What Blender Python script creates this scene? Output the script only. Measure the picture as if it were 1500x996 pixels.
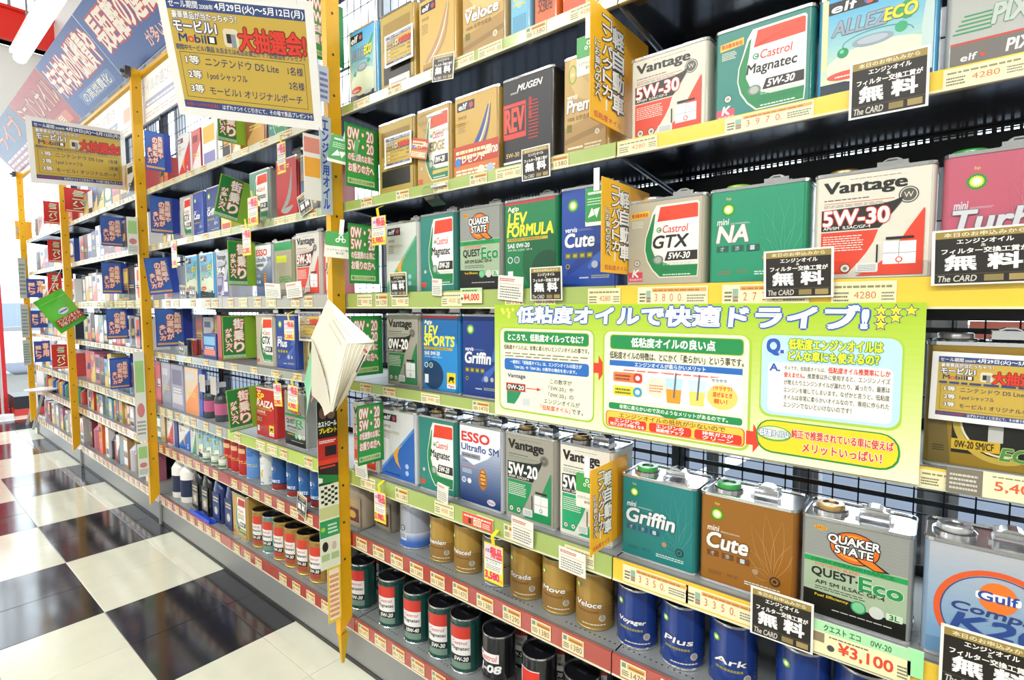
import bpy, math, random
import numpy as np
from mathutils import Vector, Matrix
random.seed(7)
S = bpy.context.scene
COL = S.collection
for _o in list(bpy.data.objects): bpy.data.objects.remove(_o)

# ---------------------------------------------------------------- camera
CAM = Vector((0.0, -0.92, 1.12))
Fv = Vector((-0.63322612, 0.77136775, -0.0633757))
Rv = Vector((0.77302746, 0.63436682, -0.00269946))
Uv = Vector((-0.03812116, 0.05070052, 0.99798609))
cd = bpy.data.cameras.new('camera'); cam = bpy.data.objects.new('camera', cd); COL.objects.link(cam)
cam.matrix_world = Matrix(((Rv.x, Uv.x, -Fv.x, CAM.x), (Rv.y, Uv.y, -Fv.y, CAM.y), (Rv.z, Uv.z, -Fv.z, CAM.z), (0, 0, 0, 1)))
cd.sensor_width = 36; cd.lens = 774.71 / 1500 * 36; cd.clip_start = .02; cd.clip_end = 200
S.camera = cam
# ---------------------------------------------------------------- world (bright overcast day outside the windows)
W = bpy.data.worlds.new('sky'); S.world = W; W.use_nodes = True
bg = W.node_tree.nodes['Background']; bg.inputs[0].default_value = (0.86, 0.93, 1.0, 1); bg.inputs[1].default_value = 5.0
# ---------------------------------------------------------------- exposure
vs = S.view_settings; vs.view_transform = 'Standard'; vs.look = 'None'; vs.exposure = 0.0; vs.gamma = 1.0; vs.use_curve_mapping = False
S.cycles.max_bounces = 7; S.cycles.diffuse_bounces = 3; S.cycles.glossy_bounces = 3; S.cycles.transparent_max_bounces = 8
S.cycles.sample_clamp_indirect = 6.0
# ---------------------------------------------------------------- area lights of the ceiling lamps and of two added fill lamps (each sits just under its lamp)
LAMPS = [(-3.58, -0.2, 2.75, 2.36), (-1.12, -0.2, 2.75, 2.36), (1.34, -0.2, 2.75, 2.36),
         (-4.6, -2.6, 3.3, 2.36), (-1.6, -2.6, 3.3, 2.36), (1.4, -2.6, 3.3, 2.36),
         (-4.6, -4.8, 3.3, 2.36), (-1.6, -4.8, 3.3, 2.36), (1.4, -4.8, 3.3, 2.36), (4.2, -1.0, 2.9, 2.1), (-5.6, -1.9, 3.9, 1.6)]  # last two are added unseen lamps, brightening sign faces and the end wall
LAMP_W = [5, 9, 14, 75, 85, 100, 75, 75, 75, 120, 150]
for i, (x, y, z, l) in enumerate(LAMPS):
    d = bpy.data.lights.new('lamp_light', 'AREA'); d.shape = 'RECTANGLE'; d.size = l; d.size_y = .14; d.energy = LAMP_W[i]; d.color = (1.0, .985, .95)
    o = bpy.data.objects.new('lamp_light', d); COL.objects.link(o); o.location = (x, y, z - .045)
    if i == 10: o.rotation_euler = (0, math.radians(75), 0)   # added unseen fill lamp, turned to brighten the dark end wall

# ---------------------------------------------------------------- helpers
def along(u, v, Y):
    """X on the plane Y for a photo measurement"""
    d = Fv * 774.71 + Rv * (u - 750) + Uv * (498 - v)
    return CAM.x + d.x * (Y - CAM.y) / d.y

MATS = {}
def lin(h):
    h = h.lstrip('#'); c = [int(h[i:i + 2], 16) / 255 for i in (0, 2, 4)]
    return tuple(((x + .055) / 1.055) ** 2.4 if x > .04045 else x / 12.92 for x in c)
def mat(hexc, rough=.35, metal=0.0, emit=0.0, kind=None, alpha=1.0, coat=0.0):
    k = (hexc, rough, metal, emit, kind, alpha, coat)
    if k in MATS: return MATS[k]
    m = bpy.data.materials.new('m_' + hexc.lstrip('#')); m.use_nodes = True
    nt = m.node_tree; b = nt.nodes['Principled BSDF']; c = lin(hexc)
    b.inputs['Base Color'].default_value = (*c, 1); b.inputs['Roughness'].default_value = rough; b.inputs['Metallic'].default_value = metal
    if coat: b.inputs['Coat Weight'].default_value = coat; b.inputs['Coat Roughness'].default_value = .08
    if emit: b.inputs['Emission Color'].default_value = (*c, 1); b.inputs['Emission Strength'].default_value = emit
    if kind:
        tc = nt.nodes.new('ShaderNodeTexCoord'); no = nt.nodes.new('ShaderNodeTexNoise'); nt.links.new(tc.outputs['Object'], no.inputs['Vector'])
        sc, amt, rg = {'paint': (60, .06, .1), 'floor': (9, .10, .10), 'wall': (3, .05, .05), 'metal': (25, .10, .15), 'brush': (400, .12, .1), 'road': (5, .25, .1)}[kind]
        no.inputs['Scale'].default_value = sc; no.inputs['Detail'].default_value = 5
        mx = nt.nodes.new('ShaderNodeMix'); mx.data_type = 'RGBA'
        mx.inputs['A'].default_value = (*[x * (1 - amt) for x in c], 1); mx.inputs['B'].default_value = (*[min(1, x * (1 + amt)) for x in c], 1)
        nt.links.new(no.outputs['Fac'], mx.inputs['Factor']); nt.links.new(mx.outputs['Result'], b.inputs['Base Color'])
        mr = nt.nodes.new('ShaderNodeMapRange'); mr.inputs['To Min'].default_value = max(.02, rough - rg * .5); mr.inputs['To Max'].default_value = rough + rg * .5
        nt.links.new(no.outputs['Fac'], mr.inputs['Value']); nt.links.new(mr.outputs['Result'], b.inputs['Roughness'])
    MATS[k] = m; return m
def ink(c): return mat(c, .38)
SILVER = mat('e0e1e2', .14, .9); BLACKM = mat('0b0c10', .25, 0, kind='paint'); GREYM = mat('7d8284', .45, .1, kind='metal')

class MB:
    """mesh builder with materials"""
    def __init__(s): s.v = []; s.f = []; s.m = []; s.mats = []
    def mi(s, m):
        if m not in s.mats: s.mats.append(m)
        return s.mats.index(m)
    def add(s, vs_, fs, m):
        n = len(s.v); s.v += [tuple(a) for a in vs_]; k = s.mi(m)
        for f in fs: s.f.append(tuple(i + n for i in f)); s.m.append(k)
        return s
    def box(s, x0, x1, y0, y1, z0, z1, m):
        return s.add([(x0, y0, z0), (x1, y0, z0), (x1, y1, z0), (x0, y1, z0), (x0, y0, z1), (x1, y0, z1), (x1, y1, z1), (x0, y1, z1)],
                     [(3, 2, 1, 0), (4, 5, 6, 7), (0, 1, 5, 4), (1, 2, 6, 5), (2, 3, 7, 6), (3, 0, 4, 7)], m)
    def loft(s, rings, m, cap0=True, cap1=True):
        n = len(rings[0]); v = [p for r in rings for p in r]; f = []
        for k in range(len(rings) - 1):
            for i in range(n):
                j = (i + 1) % n; f.append((k * n + i, k * n + j, (k + 1) * n + j, (k + 1) * n + i))
        if cap0: f.append(tuple(range(n - 1, -1, -1)))
        if cap1: f.append(tuple((len(rings) - 1) * n + i for i in range(n)))
        return s.add(v, f, m)
    def lathe(s, prof, m, c=(0, 0, 0), n=28, cap0=True, cap1=True):
        return s.loft([[(c[0] + r * math.cos(2 * math.pi * i / n), c[1] + r * math.sin(2 * math.pi * i / n), c[2] + z) for i in range(n)] for r, z in prof], m, cap0, cap1)
    def tube(s, pts, r, m, n=6):
        pts = [Vector(p) for p in pts]; rings = []
        for i, p in enumerate(pts):
            t = (pts[min(i + 1, len(pts) - 1)] - pts[max(i - 1, 0)]).normalized()
            a = t.cross(Vector((0, 0, 1)) if abs(t.z) < .9 else Vector((1, 0, 0))).normalized(); b = t.cross(a)
            rings.append([tuple(p + a * r * math.cos(2 * math.pi * k / n) + b * r * math.sin(2 * math.pi * k / n)) for k in range(n)])
        return s.loft(rings, m)
    def mesh(s, name):
        me = bpy.data.meshes.new(name); me.from_pydata(s.v, [], s.f)
        for m in s.mats: me.materials.append(m)
        me.polygons.foreach_set('material_index', s.m); me.update(); return me
    def build(s, name, parent=None, loc=None, smooth=False):
        me = s.mesh(name)
        if smooth: smoothen(me)
        return link(name, me, parent, loc)
def smoothen(me, ang=35):
    me.polygons.foreach_set('use_smooth', [True] * len(me.polygons))
    try: me.set_sharp_from_angle(angle=math.radians(ang))
    except Exception: pass
def link(name, me, parent=None, loc=None):
    o = bpy.data.objects.new(name, me); COL.objects.link(o)
    if parent: o.parent = parent
    if loc is not None: o.location = loc
    return o
def thing(name, label, cat, loc=(0, 0, 0), rz=0, group=None):
    o = bpy.data.objects.new(name, None); COL.objects.link(o); o.empty_display_size = .02
    o.location = loc; o.rotation_euler = (0, 0, rz); o['label'] = label; o['category'] = cat
    if group: o['group'] = group
    return o
def tag(o, label=None, cat=None, group=None, kind=None):
    if label: o['label'] = label
    if cat: o['category'] = cat
    if group: o['group'] = group
    if kind: o['kind'] = kind
    return o

# ---------------------------------------------------------------- text as polygons
TC = {}
GAP = .00003
_cu = bpy.data.curves.new('type', 'FONT'); _ob = bpy.data.objects.new('type', _cu); _cu.fill_mode = 'FRONT'; _cu.dimensions = '2D'
def glyphs(s, sh=0, res=3):
    k = (s, sh, res)
    if k not in TC:
        _cu.body = s; _cu.size = 1; _cu.shear = sh; _cu.resolution_u = res
        me = _ob.to_mesh(); n = len(me.vertices); a = np.zeros(n * 3); me.vertices.foreach_get('co', a); a = a.reshape(-1, 3)[:, :2].copy()
        me.calc_loop_triangles(); t = np.zeros(len(me.loop_triangles) * 3, int); me.loop_triangles.foreach_get('vertices', t); t = t.reshape(-1, 3).copy()
        _ob.to_mesh_clear()
        if n == 0: a = np.zeros((3, 2)); t = np.array([[0, 1, 2]])
        p = a[t]; area = (p[:, 1, 0] - p[:, 0, 0]) * (p[:, 2, 1] - p[:, 0, 1]) - (p[:, 2, 0] - p[:, 0, 0]) * (p[:, 1, 1] - p[:, 0, 1])
        t[area < 0] = t[area < 0][:, ::-1]
        TC[k] = (a, t)
    return TC[k]

class P:
    """flat print: elements in 0..1 x 0..1 of a w x h surface"""
    def __init__(s, w, h, wrap=False): s.w = w; s.h = h; s.wrap = wrap; s.it = []; s.bb = []
    def _put(s, v, f, c, lay=None):
        v = np.asarray(v, float); b = (v[:, 0].min(), v[:, 1].min(), v[:, 0].max(), v[:, 1].max())
        lay = .00012 + max([L for (q, L) in s.bb if not (q[2] <= b[0] + 1e-4 or q[0] >= b[2] - 1e-4 or q[3] <= b[1] + 1e-4 or q[1] >= b[3] - 1e-4)] or [0])
        s.bb.append((b, lay + (v[:, 2].max() if v.shape[1] > 2 else 0))); s.it.append((v, f, c, lay)); return lay
    def rect(s, x0, y0, x1, y1, c, sk=0):
        n = max(1, int(abs(x1 - x0) * 30)) if s.wrap else 1
        v = []; f = []
        for i in range(n + 1):
            x = x0 + (x1 - x0) * i / n; v += [(x, y0), (x + sk, y1)]
        for i in range(n): f.append((2 * i, 2 * i + 2, 2 * i + 3, 2 * i + 1))
        s._put(v, f, c)
    def poly(s, pts, c):
        pts = clip01(pts)
        if len(pts) < 3: return
        s._put(pts, [tuple(range(len(pts)))] if _ccw(pts) else [tuple(range(len(pts)))[::-1]], c)
    def ell(s, cx, cy, rx, ry, c, n=20):
        s.poly([(cx + rx * math.cos(2 * math.pi * i / n), cy + ry * math.sin(2 * math.pi * i / n)) for i in range(n)], c)
    def circ(s, cx, cy, r, c, n=20): s.ell(cx, cy, r, r * s.w / s.h, c, n)
    def rr(s, x0, y0, x1, y1, c, r=.04, n=4):
        ry = r * s.w / s.h; pts = []
        for (cx, cy, a0) in ((x1 - r, y1 - ry, 0), (x0 + r, y1 - ry, 90), (x0 + r, y0 + ry, 180), (x1 - r, y0 + ry, 270)):
            for i in range(n + 1):
                a = math.radians(a0 + 90 * i / n); pts.append((cx + r * math.cos(a), cy + ry * math.sin(a)))
        s.poly(pts, c)
    def frame(s, x0, y0, x1, y1, c, t=.01):
        ty = t * s.w / s.h
        s.rect(x0, y0, x1, y0 + ty, c); s.rect(x0, y1 - ty, x1, y1, c); s.rect(x0, y0 + ty, x0 + t, y1 - ty, c); s.rect(x1 - t, y0 + ty, x1, y1 - ty, c)
    def arc(s, cx, cy, rx, ry, t, c, a0=0, a1=360, n=28):
        v = []; f = []; k = s.w / s.h
        for i in range(n + 1):
            a = math.radians(a0 + (a1 - a0) * i / n); ca, sa = math.cos(a), math.sin(a)
            v += [(cx + (rx - t) * ca, cy + (ry - t * k) * sa), (cx + rx * ca, cy + ry * sa)]
        if min(min(q) for q in v) < 0 or max(max(q) for q in v) > 1:
            V = []; F = []
            for i in range(n):
                q = clip01([v[2 * i], v[2 * i + 1], v[2 * i + 3], v[2 * i + 2]])
                if len(q) > 2: F.append(tuple(range(len(V), len(V) + len(q)))); V += q
            v, f = V, F
            if not v: return
        else:
            for i in range(n): f.append((2 * i, 2 * i + 1, 2 * i + 3, 2 * i + 2))
        s._put(v, f, c)
    def star(s, cx, cy, r, c, n=5, q=.45, rot=90):
        k = s.w / s.h
        s.poly([(cx + (r if i % 2 == 0 else r * q) * math.cos(math.radians(rot + 180 * i / n)), cy + k * (r if i % 2 == 0 else r * q) * math.sin(math.radians(rot + 180 * i / n))) for i in range(2 * n)], c)
    def T(s, txt, x0, y0, x1, y1, c, b=0, o=0, oc=None, sh=0, res=3, dy=0, bx=1):
        """text stretched into the box; b = boldness, o = outline width (share of text height), dy = rise over the width"""
        a, t = glyphs(txt, sh, res); mn = a.min(0); mx = a.max(0); sz = np.maximum(mx - mn, 1e-6)
        q = (a - mn) / sz; base = np.array([x0, y0]) + q * np.array([x1 - x0, y1 - y0])
        if dy: base[:, 1] += dy * q[:, 0]
        hh = (y1 - y0); k = s.w / s.h; b = b * 1.45
        def copies(r, n):
            V = []; Fc = []
            for i in range(n):
                an = 2 * math.pi * (i + .5) / n; q2 = base + np.array([bx * r * hh / k * math.cos(an), r * hh * math.sin(an)]); V.append(np.hstack([q2, np.full((len(q2), 1), i * GAP)])); Fc.append(t + i * len(base))
            return np.vstack(V), np.vstack(Fc)
        if oc:
            v, f = copies(b + o, 8); s._put(v, f, oc)
        if b: v, f = copies(b, 4); s._put(v, f, c)
        else: s._put(base, t, c)
    def V(s, txt, x0, y0, x1, y1, c, b=0, o=0, oc=None):
        n = len(txt); st = (y1 - y0) / n
        for i, ch in enumerate(txt):
            yy = y1 - (i + 1) * st
            if ch == 'ー': s.rect(x0 + (x1 - x0) * .42, yy + .08 * st, x0 + (x1 - x0) * .58, yy + .92 * st, c); continue
            s.T(ch, x0, yy + .07 * st, x1, yy + .93 * st, c, b, o, oc)
    def dash(s, x0, y0, x1, y1, c, rows=2, fill=.5):
        rd = random.Random(int((x0 * 31 + y0 * 17) * 1000)); V = []; F = []
        st = (y1 - y0) / rows
        for r in range(rows):
            x = x0; y = y0 + r * st
            end = x1 - (x1 - x0) * rd.uniform(0, .15)
            while x < end:
                w = (x1 - x0) * rd.uniform(.05, .14); n = len(V)
                V += [(x, y), (min(x + w, x1), y), (min(x + w, x1), y + st * fill), (x, y + st * fill)]; F.append((n, n + 1, n + 2, n + 3)); x += w + (x1 - x0) * .02
        s._put(V, F, c)
    def grad(s, x0, y0, x1, y1, c0, c1, n=8):
        n *= 2
        for i in range(n):
            t = i / (n - 1); a = [int(c0[j:j + 2], 16) for j in (0, 2, 4)]; b = [int(c1[j:j + 2], 16) for j in (0, 2, 4)]
            c = ''.join('%02x' % int(a[j] + (b[j] - a[j]) * t) for j in range(3))
            s.rect(x0, y0 + (y1 - y0) * i / n, x1, y0 + (y1 - y0) * (i + 1) / n, c)
    def mesh(s, name, radius=None, base=.0001, step=1, mk=ink):
        V = []; F = []; M = []; mats = []; off = 0
        for v, f, c, L in s.it:
            if c not in mats: mats.append(c)
            k = mats.index(c); x = v[:, 0] * s.w; z = v[:, 1] * s.h; d = base + step * L + (v[:, 2] if v.shape[1] > 2 else 0)
            if radius:
                d = d + .0006; an = (x - s.w / 2) / radius - math.pi / 2
                V.append(np.stack([(radius + d) * np.cos(an), (radius + d) * np.sin(an), z], 1))
            else: V.append(np.stack([x - s.w / 2, -d + 0 * x, z], 1))
            for q in f: F.append([int(i) + off for i in q]); M.append(k)
            off += len(v)
        me = bpy.data.meshes.new(name); me.from_pydata(np.vstack(V).tolist() if V else [], [], F)
        for c in mats: me.materials.append(mk(c))
        me.polygons.foreach_set('material_index', M); me.update(); return me
def clip01(pts):
    for ax, lim, sg in ((0, 0., 1), (0, 1., -1), (1, 0., 1), (1, 1., -1)):
        out = []; n = len(pts)
        for i in range(n):
            a, b = pts[i], pts[(i + 1) % n]; da, db = sg * (a[ax] - lim), sg * (b[ax] - lim)
            if da >= 0: out.append(a)
            if (da >= 0) != (db >= 0):
                t = da / (da - db); out.append((a[0] + (b[0] - a[0]) * t, a[1] + (b[1] - a[1]) * t))
        pts = out
        if len(pts) < 3: return []
    return pts
def _ccw(p):
    return sum(p[i][0] * p[(i + 1) % len(p)][1] - p[(i + 1) % len(p)][0] * p[i][1] for i in range(len(p))) > 0

# ================================================================ SETTING
SURF = {1: 1.703, 2: 1.426, 3: 1.155, 4: .893, 5: .617, 6: .420, 7: .147}     # shelf surfaces
LIPH = {1: .028, 2: .030, 3: .045, 4: .030, 5: .045, 6: .045, 7: .045}
DEP = .30
# floor: big checker squares of 2 x 2 vinyl tiles
BLK = mat('24252b', .11, kind='floor'); WHT = mat('cdcebb', .13, kind='floor')
fl = MB().box(-12, 6, -8.2, 1.0, -.06, -.003, mat('55534a', .6)).build('floor'); tag(fl, kind='structure')
def tile_mesh(m):
    b = MB(); h = .1492; b.loft([[(-h, -h, -.003), (h, -h, -.003), (h, h, -.003), (-h, h, -.003)], [(-h, -h, -.0006), (h, -h, -.0006), (h, h, -.0006), (-h, h, -.0006)],
            [(-h + .0013, -h + .0013, 0), (h - .0013, -h + .0013, 0), (h - .0013, h - .0013, 0), (-h + .0013, h - .0013, 0)]], m); return b.mesh('floor_tile')
for _m in (BLK, WHT): _m.node_tree.nodes['Principled BSDF'].inputs['IOR'].default_value = 1.75
tb, tw = tile_mesh(BLK), tile_mesh(WHT); rest = MB(); cnt = 0
X0T, Y0T = -1.757, -.42
for i in range(-22, 5):
    for j in range(-9, 3):
        bx, by = math.floor(i / 2), math.floor(j / 2)
        x = X0T + i * .2995 + .14975; y = Y0T + j * .2995 + .14975
        if x < -8.1 or y > .3 or y < -2.6: continue
        black = (bx + by) % 2 == 1
        if y > -1.6 and x < -.6:
            o = link('floor_tile', tb if black else tw, fl, (x, y, 0)); cnt += 1
        else:
            h = .1493; rest.add([(x - h, y - h, 0), (x + h, y - h, 0), (x + h, y + h, 0), (x - h, y + h, 0)], [(0, 1, 2, 3)], BLK if black else WHT)
for i in range(-10, 13):
    for j in range(-14, -4):
        x = X0T + i * .599 + .2995; y = Y0T + j * .599 + .2995
        if y > -2.7 or y < -8: continue
        h = .2985; rest.add([(x - h, y - h, 0), (x + h, y - h, 0), (x + h, y + h, 0), (x - h, y + h, 0)], [(0, 1, 2, 3)], BLK if (i + j) % 2 == 1 else WHT)
o = rest.build('floor_tile_field', fl); tag(o, kind='stuff')
# ceiling of corrugated sheet
ce = MB(); cm = mat('8d9090', .5, kind='wall'); n = 120; v = []; f = []
for i in range(n + 1):
    x = -8.4 + 14.6 * i / n; z = 4.72 + (.03 if i % 2 else 0); v += [(x, -8.2, z), (x, 1.2, z)]
for i in range(n): f.append((2 * i, 2 * i + 1, 2 * i + 3, 2 * i + 2))
ce.add(v, f, cm); ce.box(-8.4, 6.2, -8.2, 1.2, 4.78, 4.84, cm); tag(ce.build('ceiling'), kind='structure')
WALL = mat('c9c8c4', .6, kind='wall')
tag(MB().box(5.4, 5.5, -8.2, 1.2, 0, 4.7, WALL).build('wall_right'), kind='structure')
tag(MB().box(-8.4, 5.5, -8.3, -8.2, 0, 4.7, WALL).build('wall_front'), kind='structure')
# end wall far left, open glass below
wl = MB().box(-8.4, -8.25, -8.2, 1.2, 3.05, 4.05, WALL); wl.box(-8.4, -8.25, -8.2, -2.2, 0, 3.05, WALL)
tag(wl.build('wall_left'), kind='structure')
RED = mat('c8281e', .4, kind='paint')
tag(MB().box(-8.24, -8.1, -8.2, 1.2, 4.05, 4.42, RED).box(-8.24, -8.04, -8.2, 1.2, 4.05, 4.08, RED).box(-8.24, -8.04, -8.2, 1.2, 4.39, 4.42, RED).build('trim_1'), kind='structure')
cl = MB()
for k in range(40): cl.box(-8.36, -8.30, -8.2 + k * .235, -8.17 + k * .235, 4.42, 4.72, mat('8a8c8e', .4))
tag(cl.build('window_3'), kind='structure')
ALU = mat('a3a6aa', .4, .1, kind='metal'); WFR = mat('e2e6ea', .4)
gl = bpy.data.materials.new('glass'); gl.use_nodes = True; nt = gl.node_tree; nt.nodes.clear()
o1 = nt.nodes.new('ShaderNodeOutputMaterial'); mx = nt.nodes.new('ShaderNodeMixShader'); tr = nt.nodes.new('ShaderNodeBsdfTransparent'); gs = nt.nodes.new('ShaderNodeBsdfGlossy')
gs.inputs['Roughness'].default_value = .02; tr.inputs[0].default_value = (.93, .97, .97, 1); fr = nt.nodes.new('ShaderNodeFresnel'); fr.inputs[0].default_value = 1.35
nt.links.new(fr.outputs[0], mx.inputs[0]); nt.links.new(tr.outputs[0], mx.inputs[1]); nt.links.new(gs.outputs[0], mx.inputs[2]); nt.links.new(mx.outputs[0], o1.inputs[0])
# glazed shop front behind the shelves
YW = .62
w = MB()
mull = [(-.51, .035), (-.27, .06), (.0, .075)] + [(.9 * k + .45, .05) for k in range(0, 5)] + [(-1.41 - .62 * k, .05) for k in range(0, 11)]
for x, ww in mull: w.box(x - ww / 2, x + ww / 2, YW, YW + .06, .12, 3.2, ALU); w.box(x - ww / 2 + .012, x - ww / 2 + .018, YW - .008, YW, .12, 3.2, ALU); w.box(x + ww / 2 - .018, x + ww / 2 - .012, YW - .008, YW, .12, 3.2, ALU)
for z in (.12, 1.12, 3.15): w.box(-8.2, 5.4, YW, YW + .05, z, z + .05, ALU)
wi = w.build('window_1'); tag(wi, kind='structure')
pane = MB().add([(-8.2, YW + .03, .12), (5.4, YW + .03, .12), (5.4, YW + .03, 3.2), (-8.2, YW + .03, 3.2)], [(0, 1, 2, 3)], gl).build('pane', wi)
tag(MB().box(-8.4, 5.5, YW, YW + .15, 0, .12, WALL).box(-8.4, 5.5, YW, YW + .15, 3.2, 4.7, WALL).build('wall_back'), kind='structure')
w = MB()
for y in (-2.2, -1.15, -.1, YW - .05): w.box(-8.36, -8.3, y, y + .05, 0, 3.05, WFR)
w.box(-8.36, -8.3, -2.2, YW, .0, .06, WFR); w.box(-8.36, -8.3, -2.2, YW, 2.1, 2.16, WFR); w.box(-8.36, -8.3, -2.2, YW, .85, .9, mat('c4d3da', .3))
d1 = w.build('window_2'); tag(d1, kind='structure')
MB().add([(-8.33, -2.2, 0), (-8.33, YW, 0), (-8.33, YW, 3.05), (-8.33, -2.2, 3.05)], [(0, 1, 2, 3)], gl).build('pane', d1)
# outside ground
ro = MB().box(-40, 30, .80, 45, -.25, -.15, mat('434b59', .85, kind='road')).box(-40, -8.45, -12, .8, -.25, -.15, mat('c9ccd0', .85, kind='road'))
for k in range(7): ro.add([(-1.6 + k * 2.7, 1.6, -.148), (-1.45 + k * 2.7, 1.6, -.148), (-.9 + k * 2.7, 6.5, -.148), (-1.05 + k * 2.7, 6.5, -.148)], [(0, 1, 2, 3)], mat('eef0f2', .7))
tag(ro.build('floor_outside'), kind='structure')
# ================================================================ GONDOLAS
SECT = [(-1.39, -.495, .405, 'nearest grey steel shelving unit, filling the right half of the view', 0),
        (-3.12, -2.27, -1.39, 'second grey steel shelving unit, behind the nearest yellow post', 1),
        (-4.70, -3.9, -3.12, 'third grey steel shelving unit along the aisle, behind the second yellow post', 2),
        (-6.22, -5.46, -4.70, 'farthest grey steel shelving unit at the end of the aisle by the doorway', 3)]
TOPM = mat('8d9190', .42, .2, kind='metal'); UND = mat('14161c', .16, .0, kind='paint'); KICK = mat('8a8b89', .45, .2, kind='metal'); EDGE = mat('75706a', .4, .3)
NAVY = mat('11131c', .2)
def rail_cols(sec, half, lv):
    if lv in (6, 7): return 'a8453a' if sec < 2 else 'b58a7c'
    if sec == 0: return 'e6c33c' if half == 1 else '9fb262'
    if sec == 1: return {1: 'c9c3ae', 2: 'b9b5a0', 3: 'a7a59b', 4: '9d9f98', 5: ('8f9293', 'a9bf4e')[half]}[lv] if not (half == 1 and lv == 2) else 'a8b890'
    return {1: 'c4bcaf', 2: 'd6d2cc', 3: 'b3a795', 4: 'b0a594', 5: 'a59c90'}[lv]
gond = []
LABELM = {}
def price_tag_mesh(sty, seed):
    k = (sty, seed)
    if k in LABELM: return LABELM[k]
    w, h = (.072, .034) if sty == 'wide' else (.054, .034) if sty == 'std' else (.105, .034)
    p = P(w, h); rd = random.Random(seed)
    base = {'wide': 'e6dcae', 'std': 'e4d8ac', 'long': 'e8deb4'}[sty]
    p.rect(0, 0, 1, 1, base)
    if sty == 'std':
        p.rect(.28, .62, .96, .9, 'd99b52'); p.dash(.34, .68, .92, .86, '8a5a2a', 1, .6); p.rect(.05, .62, .22, .9, '6f8f80'); p.dash(.06, .16, .34, .52, '55534a', 3); p.T(rd.choice(['1290', '1380', '1180', '1470', '990']), .42, .14, .92, .52, '7a3a2a')
    elif sty == 'wide':
        p.dash(.05, .72, .95, .92, '8a8264', 1); p.T(rd.choice(['4280', '4980', '3780', '4500', '3980', '5280']), .36, .26, .7, .56, 'c8704c'); p.dash(.04, .15, .28, .62, '6b6a60', 3); p.dash(.78, .2, .97, .6, '7b7a70', 3)
    else:
        pass
    me = p.mesh('price_label', base=.0006); LABELM[k] = me; return me
def long_label(txt, c2='d0653c', top='d9a45a'):
    p = P(.13, .034); p.rect(0, 0, 1, 1, 'e9dfb6'); p.rect(.22, .72, .98, .92, top); p.dash(.24, .76, .94, .9, 'b5743a', 1, .6)
    p.dash(.03, .2, .12, .75, '55534a', 3); p.rect(.13, .15, .2, .8, '8fae9c'); p.dash(.14, .2, .2, .5, 'c05030', 2)
    p.T('  '.join(txt) + '.', .26, .22, .66, .62, c2); p.dash(.72, .2, .97, .62, '7b7a70', 3)
    return p.mesh('price_label', base=.0006)
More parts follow.
